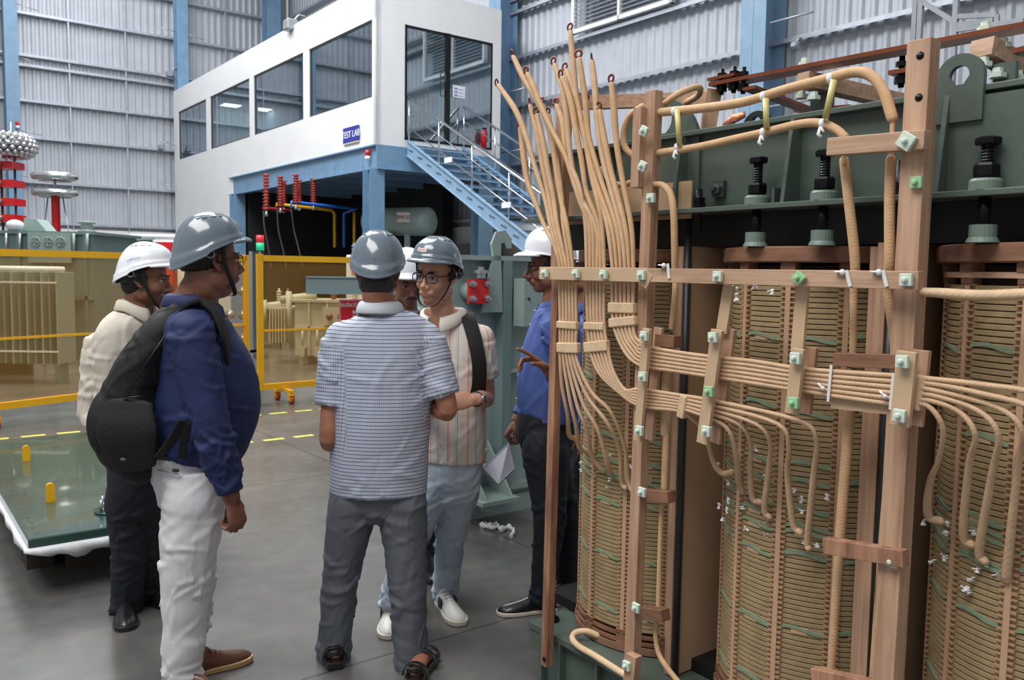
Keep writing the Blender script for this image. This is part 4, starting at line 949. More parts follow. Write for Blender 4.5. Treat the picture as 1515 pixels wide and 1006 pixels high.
# ---- oil filled transformers in the background
def bushing(q,c,h,r,n=6):
    prof=[(0,0),(r,0)]
    for i in range(n): z=h*(i+.5)/n; prof+=[(r*.6,z-h*.3/n),(r,z),(r*.95,z+.01)]
    prof+=[(r*.35,h),(r*.3,h*1.15),(0,h*1.15)]; q.lathe(c,prof,14)
def transformer(name,label,px0,px1,pytop,Y,h0,m_,rad=True,depth=1.2,gauges=False,red=False,group=None):
    L0=P(px0,pytop,Y); R0_=P(px1,pytop,Y); w=(R0_.x-L0.x); z1=L0.z; x0,y0=L0.x,Y
    t=thing(name,label,'transformer',(x0+w/2,Y,0),0,group)
    q=MB(); q.box((x0,y0,h0),(x0+w,y0+depth,z1-.12)); q.build('tank',m_,t)
    q=MB(); q.box((x0-.06,y0-.06,z1-.12),(x0+w+.06,y0+depth+.06,z1-.08)); q.build('tank_cover_plate',m_,t)
    q=MB()
    for k in (.2,.45,.7,.95): q.box((x0+w*k-.02,y0-.05,h0),(x0+w*k+.02,y0,z1-.12))
    q.box((x0,y0-.05,h0+(z1-h0)*.45),(x0+w,y0,h0+(z1-h0)*.48)); q.build('tank_stiffener',m_,t)
    q=MB(); q.box((x0+.05,y0+.05,0),(x0+.2,y0+depth,h0)); q.box((x0+w-.2,y0+.05,0),(x0+w-.05,y0+depth,h0)); q.build('skid',m_,t)
    return t,x0,y0,w,z1
t,x0,y0,w,z1=transformer('power_transformer','large grey green transformer behind the fence at the far left with radiator bank',-60,137,332,12.2,.25,TGD,depth=1.4)
# gauge plate with three round dials
q=MB(); u=P(40,388,12.05); v=P(102,344,12.05); q.box((u.x,12.08,u.z),(v.x,12.12,v.z)); gp=q.build('gauge_panel',TG,t)
for px in (51,70,88):
    c=P(px,358,12.05); q=MB(); q.lathe((c.x,12.08,c.z),[(0,0),(.07,0),(.075,.015),(.062,.02),(.062,.01),(.0,.01)],20,axis=(0,-1,0)); q.box((c.x-.055,12.05,c.z-.008),(c.x+.055,12.07,c.z+.008)); q.box((c.x-.008,12.05,c.z-.055),(c.x+.008,12.07,c.z+.055)); q.build('round_port',TG,gp)
for px in (8,28,108,128):
    q=MB(); c=P(px,345,12.1); c2=P(px,378,12.1); q.cyl((c2.x,12.12,c2.z),(c.x,12.12,c.z),.02); q.build('vertical_pipe',STEEL if px<50 else TG,t)
q=MB(); c=P(123,330,12.3); q.lathe((c.x,12.4,z1-.08),[(0,0),(.12,0),(.12,.03),(.08,.04),(.08,.12),(.12,.13),(.12,.16),(0,.16)],16); q.build('flanged_turret',TG,t)
q=MB(); a=P(38,330,12.3); q.prism([(a.x-.1,12.4,z1-.08),(a.x+.25,12.4,z1-.08),(a.x+.1,12.4,z1+.1),(a.x-.08,12.4,z1+.12)],(0,.3,0)); q.build('hatch_box',TG,t)
q=MB(); a=P(22,330,12.2); q.ell((a.x,12.2,z1),.12,.1,.08,n=14,m_=8); q.build('wrapped_valve',mat('paper_white',(228,232,238),.7),t)
# radiator with fins, in front
ra=P(0,398,11.5); rb=P(94,398,11.5); zb=P(50,536,11.5).z
rt=thing('radiator_bank','tall finned cooling radiator standing in front of the far left transformer','radiator',(ra.x,11.5,0))
nf_=13
for i in range(nf_):
    x=ra.x-.35+(rb.x-ra.x+.35)*i/(nf_-1); q=MB(); q.box((x-.012,11.3,zb),(x+.012,11.75,ra.z-.03),.004); q.build('radiator_fin',TGD if i%2 else TG,rt)
q=MB(); q.cyl((ra.x-.35,11.5,ra.z),(rb.x,11.5,ra.z),.045); q.cyl((ra.x-.35,11.5,zb+.08),(rb.x,11.5,zb+.08),.03); q.build('header_pipe',mat('paper_white',(228,232,238),.7),rt)
for z in (ra.z-.17,zb+.17):
    q=MB(); q.box((ra.x-.35,11.285,z-.012),(rb.x+.01,11.3,z+.012)); q.build('tie_strip',mat('paper_white',(228,232,238),.7),rt)
q=MB(); q.box((ra.x-.3,11.4,0),(ra.x-.2,11.6,zb)); q.box((rb.x-.1,11.4,0),(rb.x-.02,11.6,zb)); q.build('stand_foot',TGD,rt)
# horizontal beam right of it
q=MB(); a=P(137,370,13.95); b_=P(222,366,14.8); q.bar(a,b_,.2,.26); q.bar(a+Z*.15,b_+Z*.15,.3,.03); q.bar((b_.x,b_.y,0),(b_.x,b_.y,b_.z),.12,.12,up=(1,0,0)); q.bar((a.x+.2,a.y+.1,0),(a.x+.2,a.y+.1,a.z),.12,.12,up=(1,0,0))
bb=thing('steel_test_beam','grey green steel beam on legs right of the far left transformer','beam',(a.x,a.y,0)); q.build('beam',TG,bb)
# middle small transformers
def small(px0,px1,py,Y,lab,m_,nb=3,nm='distribution_transformer'):
    t,x0,y0,w,z1=transformer(nm,lab,px0,px1,py,Y,.15,m_,depth=.8)
    for k in range(nb):
        q=MB(); bushing(q,(x0+w*(k+.6)/(nb+.4),y0+.35,z1-.08),.32,.06); q.build('bushing',BROWN if k%2 else BEIGE,t)
    q=MB(); q.box((x0+w*.4,y0-.14,z1-.5),(x0+w*.95,y0-.05,z1-.2)); pn=q.build('terminal_box',m_,t)
    for k in range(3):
        q=MB(); c=(x0+w*(.5+.15*k),y0-.14,z1-.35); q.lathe(c,[(0,0),(.05,0),(.05,.05),(0,.05)],12,axis=(0,-1,0)); q.build('brown_gland',BROWN,pn,label='brown cable gland')
    q=MB(); q.cyl((x0-.15,y0+.2,.4),(x0-.15,y0+.2,z1+.05),.05); q.cyl((x0-.3,y0+.25,z1-.1),(x0+.3,y0+.25,z1-.02),.07); q.build('side_pipe',m_,t)
    q=MB()
    for k in range(6): q.box((x0-.45+.05*k,y0+.05,.35),(x0-.43+.05*k,y0+.5,z1-.25))
    q.build('cooling_fins',m_,t)
    for k in (.1,.3):
        q=MB(); q.box((x0+w*k,y0-.2,.15),(x0+w*k+.08,y0,.3)); q.cyl((x0+w*k+.04,y0-.15,.3),(x0+w*k+.04,y0-.15,.6),.02); q.build('jacking_pad',m_,t)
    return t
small(436,545,436,14.2,'beige green transformer seen through the shorter fence left of the danger sign',BEIGE)
small(398,430,448,17.0,'small transformer with fins seen through the left half of the shorter fence',BEIGE,2)
small(150,205,436,15.5,'small transformer with bushings behind the man in the cream shirt, left of his shoulder',TG,2)
small(262,290,452,17.6,'small grey green transformer seen between the two men at left',TG,2)
for (px,py,lab,n) in ((340,400,'grey rack of porcelain bushings seen behind the navy shirt man\'s face',3),):
    c=P(px,py,15); t=thing('bushing_rack',lab,'rack',(c.x,c.y,0))
    q=MB(); q.box((c.x-.4,15,0),(c.x-.34,15.3,1.9)); q.box((c.x+.34,15,0),(c.x+.4,15.3,1.9)); q.box((c.x-.4,15,.1),(c.x+.4,15.3,.15)); q.build('rack_frame',STEEL,t)
    for i in range(3):
        for j in range(4):
            q=MB(); q.lathe((c.x-.24+.24*i,15,.35+.42*j),[(0,0),(.09,0),(.09,.04),(.05,.05),(.05,.09),(.03,.1),(0,.1)],14,axis=(0,-1,0)); q.build('stored_bushing',STEEL,t)
# white cabinet right behind the second fence
c0=P(512,377,15.8); c1=P(556,470,15.8)
t=thing('control_cabinet','white control cabinet with red mark under the cabin, above the danger sign','cabinet',(c0.x,15.8,0))
q=MB(); q.box((c0.x,15.8,.1),(c1.x,16.3,c0.z),.02); q.box((c0.x+.05,15.85,0),(c1.x-.05,16.2,.1)); q.build('body',WHITE,t)
q=MB(); q.box((c0.x+.1,15.78,c0.z-.35),(c0.x+.22,15.8,c0.z-.12)); q.build('red_mark',mat('faded_red',(220,110,90),.6),t)
for k in (.2,.5,.8):
    q=MB(); bushing(q,(c0.x+(c1.x-c0.x)*k,16,c0.z),.2,.05,3); q.build('bushing',TGD,t)
# traffic light tower
c=P(385,380,13.5); zt=P(385,349,13.5).z
t=thing('signal_tower','red over green signal lamp on a black post left of the shorter fence','signal lamp',(c.x,13.5,0))
q=MB(); q.cyl((c.x,13.5,0),(c.x,13.5,c.z-.06),.03); q.cyl((c.x,13.5,c.z-.16),(c.x,13.5,c.z+.1),.055); q.build('post',BLK,t)
q=MB(); q.cyl((c.x,13.5,c.z+.1),(c.x,13.5,c.z+.22),.06); q.build('green_lens',mat('signal_green',(40,190,130),.4,emit=.5),t,label='green lens')
q=MB(); q.cyl((c.x,13.5,c.z+.22),(c.x,13.5,c.z+.34),.06); q.build('red_lens',mat('signal_lens_red',(210,50,60),.4,emit=.3),t,label='red lens')
# red post insulators hanging under the cabin beam with coloured pipes
RI=mat('red_brown_insulator',(168,62,52),.35)
PIP={'r':mat('red_pipe',(170,40,44),.4),'y':mat('yellow_pipe',(226,170,40),.4),'b':mat('blue_pipe',(40,110,210),.4)}
HB=[(394,'r',311,19.2),(415,'y',306,19.6),(438,'b',301,19.2),(420,'r',306,20.6),(443,'y',303,20.4),(464,'b',302,19.9)]
for (px,kc,pb,Y) in HB:
    c=P(px,pb,Y); top=3.72
    t=thing('hanging_insulator','red ribbed insulator hanging under the cabin beam, %s end of the row'%('left' if px<425 else 'right'),'insulator',(c.x,Y,c.z),0,'red insulators hanging under the cabin')
    if px<425: t['label']={394:'leftmost red insulator hanging under the cabin beam, red pipe at its foot',415:'red insulator holding the start of the yellow pipe under the cabin beam',420:'red insulator hanging just behind the start of the yellow pipe'}[px]
    else: t['label']={438:'red insulator holding the start of the blue pipe under the cabin beam',443:'red insulator hanging just behind the start of the blue pipe',464:'rightmost red insulator of the row hanging left of the blue corner post'}[px]
    q=MB(); prof=[(0,0),(.05,0)]; n=11; hh=top-c.z
    for i in range(n): z=hh*(i+.5)/n; prof+=[(.045,z-hh*.3/n),(.085,z),(.045,z+hh*.3/n)]
    prof+=[(.05,hh),(0,hh)]; q.lathe((c.x,Y,c.z),prof,14); q.build('ribbed_body',RI,t)
    q=MB(); q.lathe((c.x,Y,c.z-.14),[(0,0),(.03,0),(.05,.04),(.03,.08),(.03,.14),(0,.14)],10); q.build('end_fitting',STEEL,t)
def pipe(pts,kc,lab):
    v=[P(x,y,Y) for x,y,Y in pts]; q=MB(); q.tube(v,.035,8); o=q.build('busbar_pipe',PIP[kc],M=Matrix.Translation(v[0])); tag(o,lab,'pipe','coloured busbar pipes')
pipe([(390,308,19.2),(412,310,20.0),(432,312,20.6)],'r','short red busbar pipe below the leftmost insulators')
pipe([(409,306,19.6),(409,302,19.6),(445,306,19.8),(490,311,20.6),(495,316,20.9),(495,366,20.9)],'y','yellow busbar pipe running right and turning down under the cabin')
pipe([(431,308,19.2),(431,299,19.2),(470,303,19.6),(527,309,20.6),(509,316,20.9),(509,366,20.9)],'b','blue busbar pipe running right and turning down under the cabin')
pipe([(524,314,21),(524,366,21)],'y','vertical yellow pipe right of the blue pipe')
pipe([(538,308,21.2),(538,362,21.2)],'b','vertical blue pipe left of the blue corner post')
def cable(pts,lab,m_=BLK,r=.02):
    v=[P(x,y,Y) for x,y,Y in pts]; c=cat([tuple(p) for p in v],5); q=MB(); q.tube([Vector(p) for p in c],r,7); o=q.build('hanging_cable',m_,M=Matrix.Translation(v[0])); tag(o,lab,'cable','cables hanging under the cabin')
cable([(390,312,19.2),(391,335,19.1),(398,372,19),(402,400,18.9)],'black cable hanging from the leftmost insulator',mat('dark_grey_cable',(38,34,34),.5))
cable([(410,310,19.6),(412,340,19.5),(420,375,19.4),(424,400,19.3)],'black cable hanging from the yellow pipe end',mat('dark_grey_cable',(38,34,34),.5))
cable([(431,310,19.2),(435,340,19.2),(443,372,19.1),(448,395,19)],'black cable hanging from the blue pipe end',mat('dark_grey_cable',(38,34,34),.5))
# conservator transformer under the cabin
t=thing('conservator_tank','grey green cylindrical oil conservator on legs in the dark bay under the cabin','tank',(P(595,330,19.5).x,19.5,0))
u=P(548,328,20); v=P(634,328,19); q=MB(); R_=.32; dd=(v-u).normalized()
q.tube([u-dd*.06,u,v,v+dd*.06],[R_*.7,R_,R_,R_*.7],24); q.build('cylinder_body',TG,t)
for px in (578,603):
    c=P(px,345,19.3); q=MB(); q.box((c.x-.06,19.2,0),(c.x+.06,19.4,c.z)); q.build('leg',TG,t)
q=MB(); c=P(597,321,18.9); q.box((c.x-.15,18.88+.0,c.z-.12),(c.x+.15,19.3,c.z+.1)); q.build('label_plate',mat('label_pink_white',(222,204,200),.6),t)
q=MB(); q.text('EMCO',.11,(c.x,18.87,c.z-.01),(1,0,0),(0,0,1),.002); q.build('lettering',mat('dark_red_ink',(120,30,34),.6),t)
# ---- impulse divider: red post with two aluminium rings
c=P(83,330,14.8); X=c.x
t=thing('voltage_divider','red post topped by two polished aluminium rings behind the far left transformer','voltage divider',(X,14.8,0))
q=MB(); q.box((X-.05,14.75,0),(X+.05,14.85,P(83,288,14.8).z)); q.build('red_post',RED,t)
for py in (262,286):
    z=P(83,py,14.8).z; q=MB(); q.torus((X,14.8,z),.30,.078,n=40,k=12,ry=.068); q.lathe((X,14.8,z),[(0,.03),(.22,.03),(.22,.01),(0,.01)],24); q.build('corona_ring',ALU,t)
q=MB(); q.cyl((X,14.8,P(83,286,14.8).z),(X,14.8,P(83,262,14.8).z),.02); q.build('ring_link',STEEL,t)
for s in (-1,1):
    q=MB(); q.tube([(X+s*.13,14.8,P(83,292,14.8).z),(X+s*.26,14.8,1.9),(X+s*.33,14.9,.1)],.012,6); q.build('stay_wire',STEEL,t)
q=MB(); q.box((X-.35,14.4,0),(X+.6,15.2,.12)); q.build('base',BLK,t)
# ---- impulse generator stack at the left edge
c=P(2,215,15.6); X=c.x; Y=15.6
t=thing('impulse_generator','impulse generator stack with studded silver dome ring above red plates at the left edge','generator',(X,Y,0))
q=MB(); z=c.z
R_,rr=.37,.185
for j in range(7):
    ph=-1.3+2.6*j/6*1.0; n=26
    for i in range(n):
        an=2*PI*(i+.5*(j%2))/n; cr=R_+rr*math.cos(ph); q.ell((X+cr*math.cos(an),Y+cr*math.sin(an),z+rr*math.sin(ph)),.055,.055,.042,n=10,m_=6)
q.torus((X,Y,z),R_-.02,rr*.8,n=36,k=12); q.build('studded_ring',ALU,t)
q=MB(); q.cyl((X+.18,Y,z),(X+.18,Y,z+.42),.02); q.build('top_rod',STEEL,t)
for py in (245,272,299,323):
    z=P(10,py,15.6).z; q=MB(); q.box((X-.5,Y-.2,z-.065),(X+.3,Y+.2,z+.06)); pl=q.build('red_plate',RED,t)
    q=MB(); q.ell((X+.07,Y-.24,z),.05,.05,.05,n=12,m_=8); q.tube([(X+.07,Y-.24,z),(X-.3,Y-.3,z-.08)],.02,8); q.build('spark_ball',STEEL,pl)
for s in (-.35,-.05,.2):
    q=MB(); q.cyl((X+s,Y+.05,.0),(X+s,Y+.05,c.z),.022); q.build('support_rod',mat('dark_rod',(70,72,76),.4),t)
q=MB(); q.box((X-.6,Y-.4,0),(X+.35,Y+.4,.2)); q.build('base',TGD,t)
# cables running on top / white rolled barriers by the far wall
c=P(205,352,20); t=thing('white_rolls','white covered equipment stacked by the far wall above the cream shirt man\'s helmet','equipment',(c.x,20,0))
for i in range(3):
    q=MB(); z=2.05+i*.13; q.cyl((c.x-.6+i*.2,20,z),(c.x+1.6,20.4,z+.02),.05); q.build('pipe',WHITE,t)
q=MB(); q.box((c.x-.3,20.1,0),(c.x+1.4,20.6,2.0)); q.build('rack',WHITE,t)
c=P(245,420,19); q=MB(); a0=P(231,358,19); a1=P(256,470,19); t=thing('red_cabinet','tall red cabinet seen behind the two men at left','cabinet',(a0.x,19,0)); q.box((a0.x,19,0),(a1.x,19.3,a0.z)); q.build('cabinet_body',RED,t); q=MB(); q.box((a0.x+.04,18.985,.1),(a1.x-.04,19,a0.z-.1)); q.build('cabinet_door',RED,t)
# rags on the floor
c=G(735,781); q=MB(); rnd=random.Random(5)
v=[G(712,777,.012),G(722,779,.02),G(733,776,.012),G(741,783,.022),G(752,780,.012),G(760,785,.02),G(757,793,.012)]
cc=cat([tuple(p) for p in v],5); q.tube([Vector(p) for p in cc],[(.018+.008*math.sin(i*1.3),.008+.004*math.cos(i*2.1)) for i in range(len(cc))],8,rnd=True)
v=[G(718,774,.012),G(728,781,.018),G(738,778,.012)]; cc=cat([tuple(p) for p in v],5); q.tube([Vector(p) for p in cc],[(.014,.007)]*len(cc),8,rnd=True)
tag(q.build('cotton_rag',TIE,M=Matrix.Translation(c)),'crumpled white cotton rag on the floor by the tank','rag')
# ================================================================ PEOPLE
def dirv(psi): a=math.radians(psi); return Vector((math.sin(a),math.cos(a),0))
def bake(mb, name, mt, parent, vox, smooth=2, fac=.5, post=None, label=None):
    me=bpy.data.meshes.new('raw'); me.from_pydata([tuple(v) for v in mb.v],[],mb.f); me.update()
    o=bpy.data.objects.new('raw',me); C.objects.link(o)
    r=o.modifiers.new('r','REMESH'); r.mode='VOXEL'; r.voxel_size=vox; r.use_smooth_shade=True
    if smooth: s=o.modifiers.new('s','SMOOTH'); s.factor=fac; s.iterations=smooth
    dg=bpy.context.evaluated_depsgraph_get(); m2=bpy.data.meshes.new_from_object(o.evaluated_get(dg)); bpy.data.objects.remove(o); bpy.data.meshes.remove(me)
    n=len(m2.vertices); co=np.empty(n*3); m2.vertices.foreach_get('co',co); co=co.reshape(-1,3)
    no=np.empty(n*3); m2.vertices.foreach_get('normal',no); no=no.reshape(-1,3)
    if post: co=post(co,no,m2)
    inv=np.array(ROOTM[parent.name].inverted()); co=co@inv[:3,:3].T+inv[:3,3]
    m2.vertices.foreach_set('co',co.reshape(-1)); m2.polygons.foreach_set('use_smooth',np.ones(len(m2.polygons),dtype=bool))
    m2.materials.clear(); m2.materials.append(mt); m2.update(); m2.name=name
    o=bpy.data.objects.new(name,m2); C.objects.link(o); o.parent=parent; ROOTM[o.name]=ROOTM[parent.name]
    if label: o['label']=label
    return o
def attr(me,name,val):
    a=me.attributes.new(name,'FLOAT','POINT'); a.data.foreach_set('value',np.ascontiguousarray(val,dtype=np.float32))
def folds(co,no,amp,seed,f=1.0,axis=(0,0,1),joints=(),base=.0022):
    """irregular soft creases: many short ridges and valleys, gathered round the joints"""
    r=np.random.RandomState(seed); d=np.zeros(len(co)); N3=len(co)
    def warp(p,s): return sum(np.sin(p@(r.normal(size=3)*s)+r.uniform(0,6.28)) for _ in range(3))
    w1=warp(co,9); w2=warp(co,22); bend=np.stack([warp(co,11),warp(co,11),warp(co,11)],1)*.006
    d+=base*(.5*w1+.28*w2); cw=co+bend
    def crease(c,cd,w,L,a):
        q=cw-c; near=(q**2).sum(1)<(L*2.2)**2
        if not near.any(): return
        qq=q[near]; nn=no[near]; v=qq@cd; s=np.cross(nn,cd); s/=np.maximum(np.linalg.norm(s,axis=1),1e-6)[:,None]; u=(qq*s).sum(1)
        d[near]+=a*(np.exp(-(u/w)**2)-.45*np.exp(-((u-w*1.6)/(w*1.3))**2))*np.exp(-(v/L)**2)
    n0=int(70*min(1,base/.003))
    idx=r.randint(0,N3,n0)
    for i in idx:
        cd=r.normal(size=3)*.5+np.array(axis,float); cd/=np.linalg.norm(cd); crease(co[i],cd,r.uniform(.010,.018),r.uniform(.05,.11),r.uniform(.5,1.2)*base*r.choice([-.6,1,1]))
    for (jp,rad,am,jax,fr) in joints:
        jp=np.array(jp,float); jax=np.array(jax,float); jax/=np.linalg.norm(jax); dist=np.linalg.norm(co-jp,axis=1); cand=np.where(dist<rad*1.25)[0]
        if len(cand)==0: continue
        for _ in range(16):
            i=cand[r.randint(len(cand))]; cd=np.cross(no[i],jax)+jax*r.uniform(-.7,.7); cd/=max(np.linalg.norm(cd),1e-6); k=math.exp(-(dist[i]/rad)**2)
            crease(co[i],cd,r.uniform(.009,.015),r.uniform(.035,.085),am*r.uniform(.4,1.0)*(.5+k)*r.choice([-.5,1,1]))
    return co+no*(np.clip(d,-.011,.014)*amp)[:,None]
def skin_mat(name,col,dark,lip):
    m=mat(name,col,.48,var=.1,vscale=14,bump=.06,bscale=160,dark=dark,spec=.4); nt=m.node_tree; N=nt.nodes; L=nt.links; b=N['Principled BSDF']
    b.inputs['Subsurface Weight'].default_value=.08; b.inputs['Subsurface Radius'].default_value=(.01,.004,.002)
    src=b.inputs['Base Color'].links[0].from_socket; at=N.new('ShaderNodeAttribute'); at.attribute_name='lip'
    mx=N.new('ShaderNodeMix'); mx.data_type='RGBA'; L.new(at.outputs['Fac'],mx.inputs[0]); L.new(src,mx.inputs[6]); mx.inputs[7].default_value=lin(lip); L.new(mx.outputs[2],b.inputs['Base Color'])
    at2=N.new('ShaderNodeAttribute'); at2.attribute_name='stubble'; m2=N.new('ShaderNodeMix'); m2.data_type='RGBA'; L.new(at2.outputs['Fac'],m2.inputs[0]); L.new(mx.outputs[2],m2.inputs[6]); m2.inputs[7].default_value=lin((38,28,26)); L.new(m2.outputs[2],b.inputs['Base Color'])
    return m
HAIR=mat('black_hair',(24,20,19),.55,bump=.8,bscale=120,stretch=(1,1,.25))
HAIRG=mat('greying_hair',(62,58,58),.6,var=.5,vscale=90,dark=(26,24,24),bump=.8,bscale=120,stretch=(1,1,.25))
EYEW=mat('eye_white',(190,182,176),.4); EYEB=mat('dark_iris',(36,22,16),.15)
HG=mat('grey_helmet_shell',(98,110,122),.2,coat=.6); HW=mat('white_helmet_shell',(232,235,242),.28,coat=.4)
LINER=mat('helmet_liner_black',(24,24,26),.7)
LENS=bpy.data.materials.new('spectacle_lens'); LENS.use_nodes=True; nt=LENS.node_tree; nt.nodes.remove(nt.nodes['Principled BSDF'])
mx=nt.nodes.new('ShaderNodeMixShader'); tr=nt.nodes.new('ShaderNodeBsdfTransparent'); gs=nt.nodes.new('ShaderNodeBsdfGlossy'); gs.inputs['Roughness'].default_value=.02; mx.inputs[0].default_value=.12
nt.links.new(tr.outputs[0],mx.inputs[1]); nt.links.new(gs.outputs[0],mx.inputs[2]); nt.links.new(mx.outputs[0],nt.nodes['Material Output'].inputs[0])
class Head:
    def __init__(s,c,psi,pitch=0,roll=0,sc=1.0):
        f=dirv(psi); u=Vector((0,0,1)); r=f.cross(u)                       # r = person's right
        p=math.radians(pitch); f2=(f*math.cos(p)+u*math.sin(p)); u2=(u*math.cos(p)-f*math.sin(p))
        ro=math.radians(roll); s.r=(r*math.cos(ro)+u2*math.sin(ro)); s.u=(u2*math.cos(ro)-r*math.sin(ro)); s.f=f2; s.c=Vector(c); s.s=sc
    def p(s,x,y,z): return s.c+(s.r*x+s.f*y+s.u*z)*s.s
    def ax(s): return (s.r,s.f,s.u)
    def e(s,q,x,y,z,rx,ry,rz,n=18,m_=12): q.ell(s.p(x,y,z),rx*s.s,ry*s.s,rz*s.s,s.ax(),n,m_)
def head_mesh(q,h,wide=1.0,jowl=0,nose=1.0):
    w=wide
    h.e(q,0,-.012,.035,.075*w,.096,.088,32,22)
    h.e(q,0,.018,-.022,.064*w,.074,.088,32,22)
    h.e(q,0,.052,-.094,.030*w,.032,.024); 
    for s in (-1,1):
        h.e(q,s*.036*w,.052,-.034,.026,.030,.030); h.e(q,s*.046*w,.0,-.068,.018+.012*jowl,.045,.030+.01*jowl)
        h.e(q,s*.028,.078,.017,.024,.014,.009); h.e(q,s*.0125,.097,-.043,.0095,.011,.009)
        h.e(q,s*.016,.078,-.066,.019,.018,.015); h.e(q,s*.0305,.079,.0075,.0165,.0095,.0065); h.e(q,s*.0305,.0745,-.0115,.016,.010,.006)
        # ear
        c=[(s*.070*w,.004,.014),(s*.082*w,-.006,.024),(s*.086*w,-.020,.014),(s*.083*w,-.021,-.008),(s*.077*w,-.010,-.026),(s*.072*w,.002,-.034)]
        q.tube([h.p(*v) for v in c],[.0055*h.s]*5+[.008*h.s],8,rnd=True); h.e(q,s*.074*w,-.006,-.004,.006,.016,.024); h.e(q,s*.076*w,.006,-.008,.005,.006,.008)
    q.tube([h.p(0,.084,.012),h.p(0,.094,-.008),h.p(0,.106*nose,-.026),h.p(0,.113*nose,-.036),h.p(0,.102,-.046)],[.008*h.s,.0085*h.s,.0105*h.s,.012*h.s,.009*h.s],12,rnd=True)
    h.e(q,0,.0875,-.0655,.021,.012,.0058); h.e(q,0,.085,-.0765,.0175,.012,.0068); h.e(q,0,.078,-.060,.022,.018,.012); h.e(q,0,.056,-.070,.040,.0315,.038)
    if jowl: h.e(q,0,.02,-.11,.045,.05,.026)
def head_post(h):
    def f(co,me):
        d=(co-np.array(h.c)); x=d@np.array(h.r)/h.s; y=d@np.array(h.f)/h.s; z=d@np.array(h.u)/h.s
        return x,y,z
    return f
def hand(q,wr,fd,pn,th,sc=1.0,curl=(35,45,30),side=1,spread=1.0,point=None,tcurl=0):
    """wr wrist, fd finger direction, pn palm normal (out of the palm), th thumb side direction"""
    fd=Vector(fd).normalized(); pn=Vector(pn); pn=(pn-fd*pn.dot(fd)).normalized(); th=Vector(th); th=(th-fd*th.dot(fd)-pn*th.dot(pn)).normalized()
    k=sc
    q.tube([wr-fd*.02*k,wr+fd*.015*k,wr+fd*.05*k,wr+fd*.082*k,wr+fd*.094*k],[(.027*k,.019*k),(.031*k,.017*k),(.040*k,.016*k),(.042*k,.013*k),(.036*k,.009*k)],16,side=th,rnd=True)
    q.ell(wr+fd*.035*k+th*.022*k+pn*.008*k,.016*k,.026*k,.013*k,(th,fd,pn),12,8)
    lens=[(.044,.026,.021),(.049,.030,.022),(.045,.028,.021),(.036,.021,.018)]
    for i in range(4):
        off=(.031-.0205*i)*k; L=lens[i]; c=curl if point is None or i!=point else (6,6,4); 
        p=wr+fd*(.088-.004*abs(i-1))*k+th*off; d=(fd+th*(.07-.045*i)*spread).normalized(); pts=[p-d*.015*k,p]; ang=0
        for j in range(3):
            a=math.radians(c[j]+(4*i if point is None else 0)); dd=d*math.cos(a)+pn*math.sin(a); nn=pn*math.cos(a)-d*math.sin(a); d,pn2=dd.normalized(),nn.normalized(); p=p+d*L[j]*k; pts.append(p.copy()); pnl=pn2
            pn_=pn2
            if j<2: pnsave=pn2
            pn_i=pn2; 
            # carry the bent frame on
            pn_local=pn2
            d=d; pn_cur=pn2
            if j==0: hold=pn
            pn=pn2
        pn=hold
        r=[.0095,.0095,.0085,.0078,.0068]; q.tube(pts,[x*k*(.9 if i==3 else 1) for x in r],10,rnd=True)
    b=wr+fd*.022*k+th*.022*k; a=math.radians(tcurl)
    d1=(th*.75+fd*.7+pn*(.25+.5*math.sin(a))).normalized(); d2=(fd*.9+th*.35*math.cos(a)+pn*(.3+.6*math.sin(a))).normalized()
    p1=b+d1*.035*k; p2=p1+d2*.034*k; p3=p2+(d2+pn*.15).normalized()*.024*k
    q.tube([b,p1,p2,p3],[.014*k,.0125*k,.0105*k,.008*k],12,rnd=True)
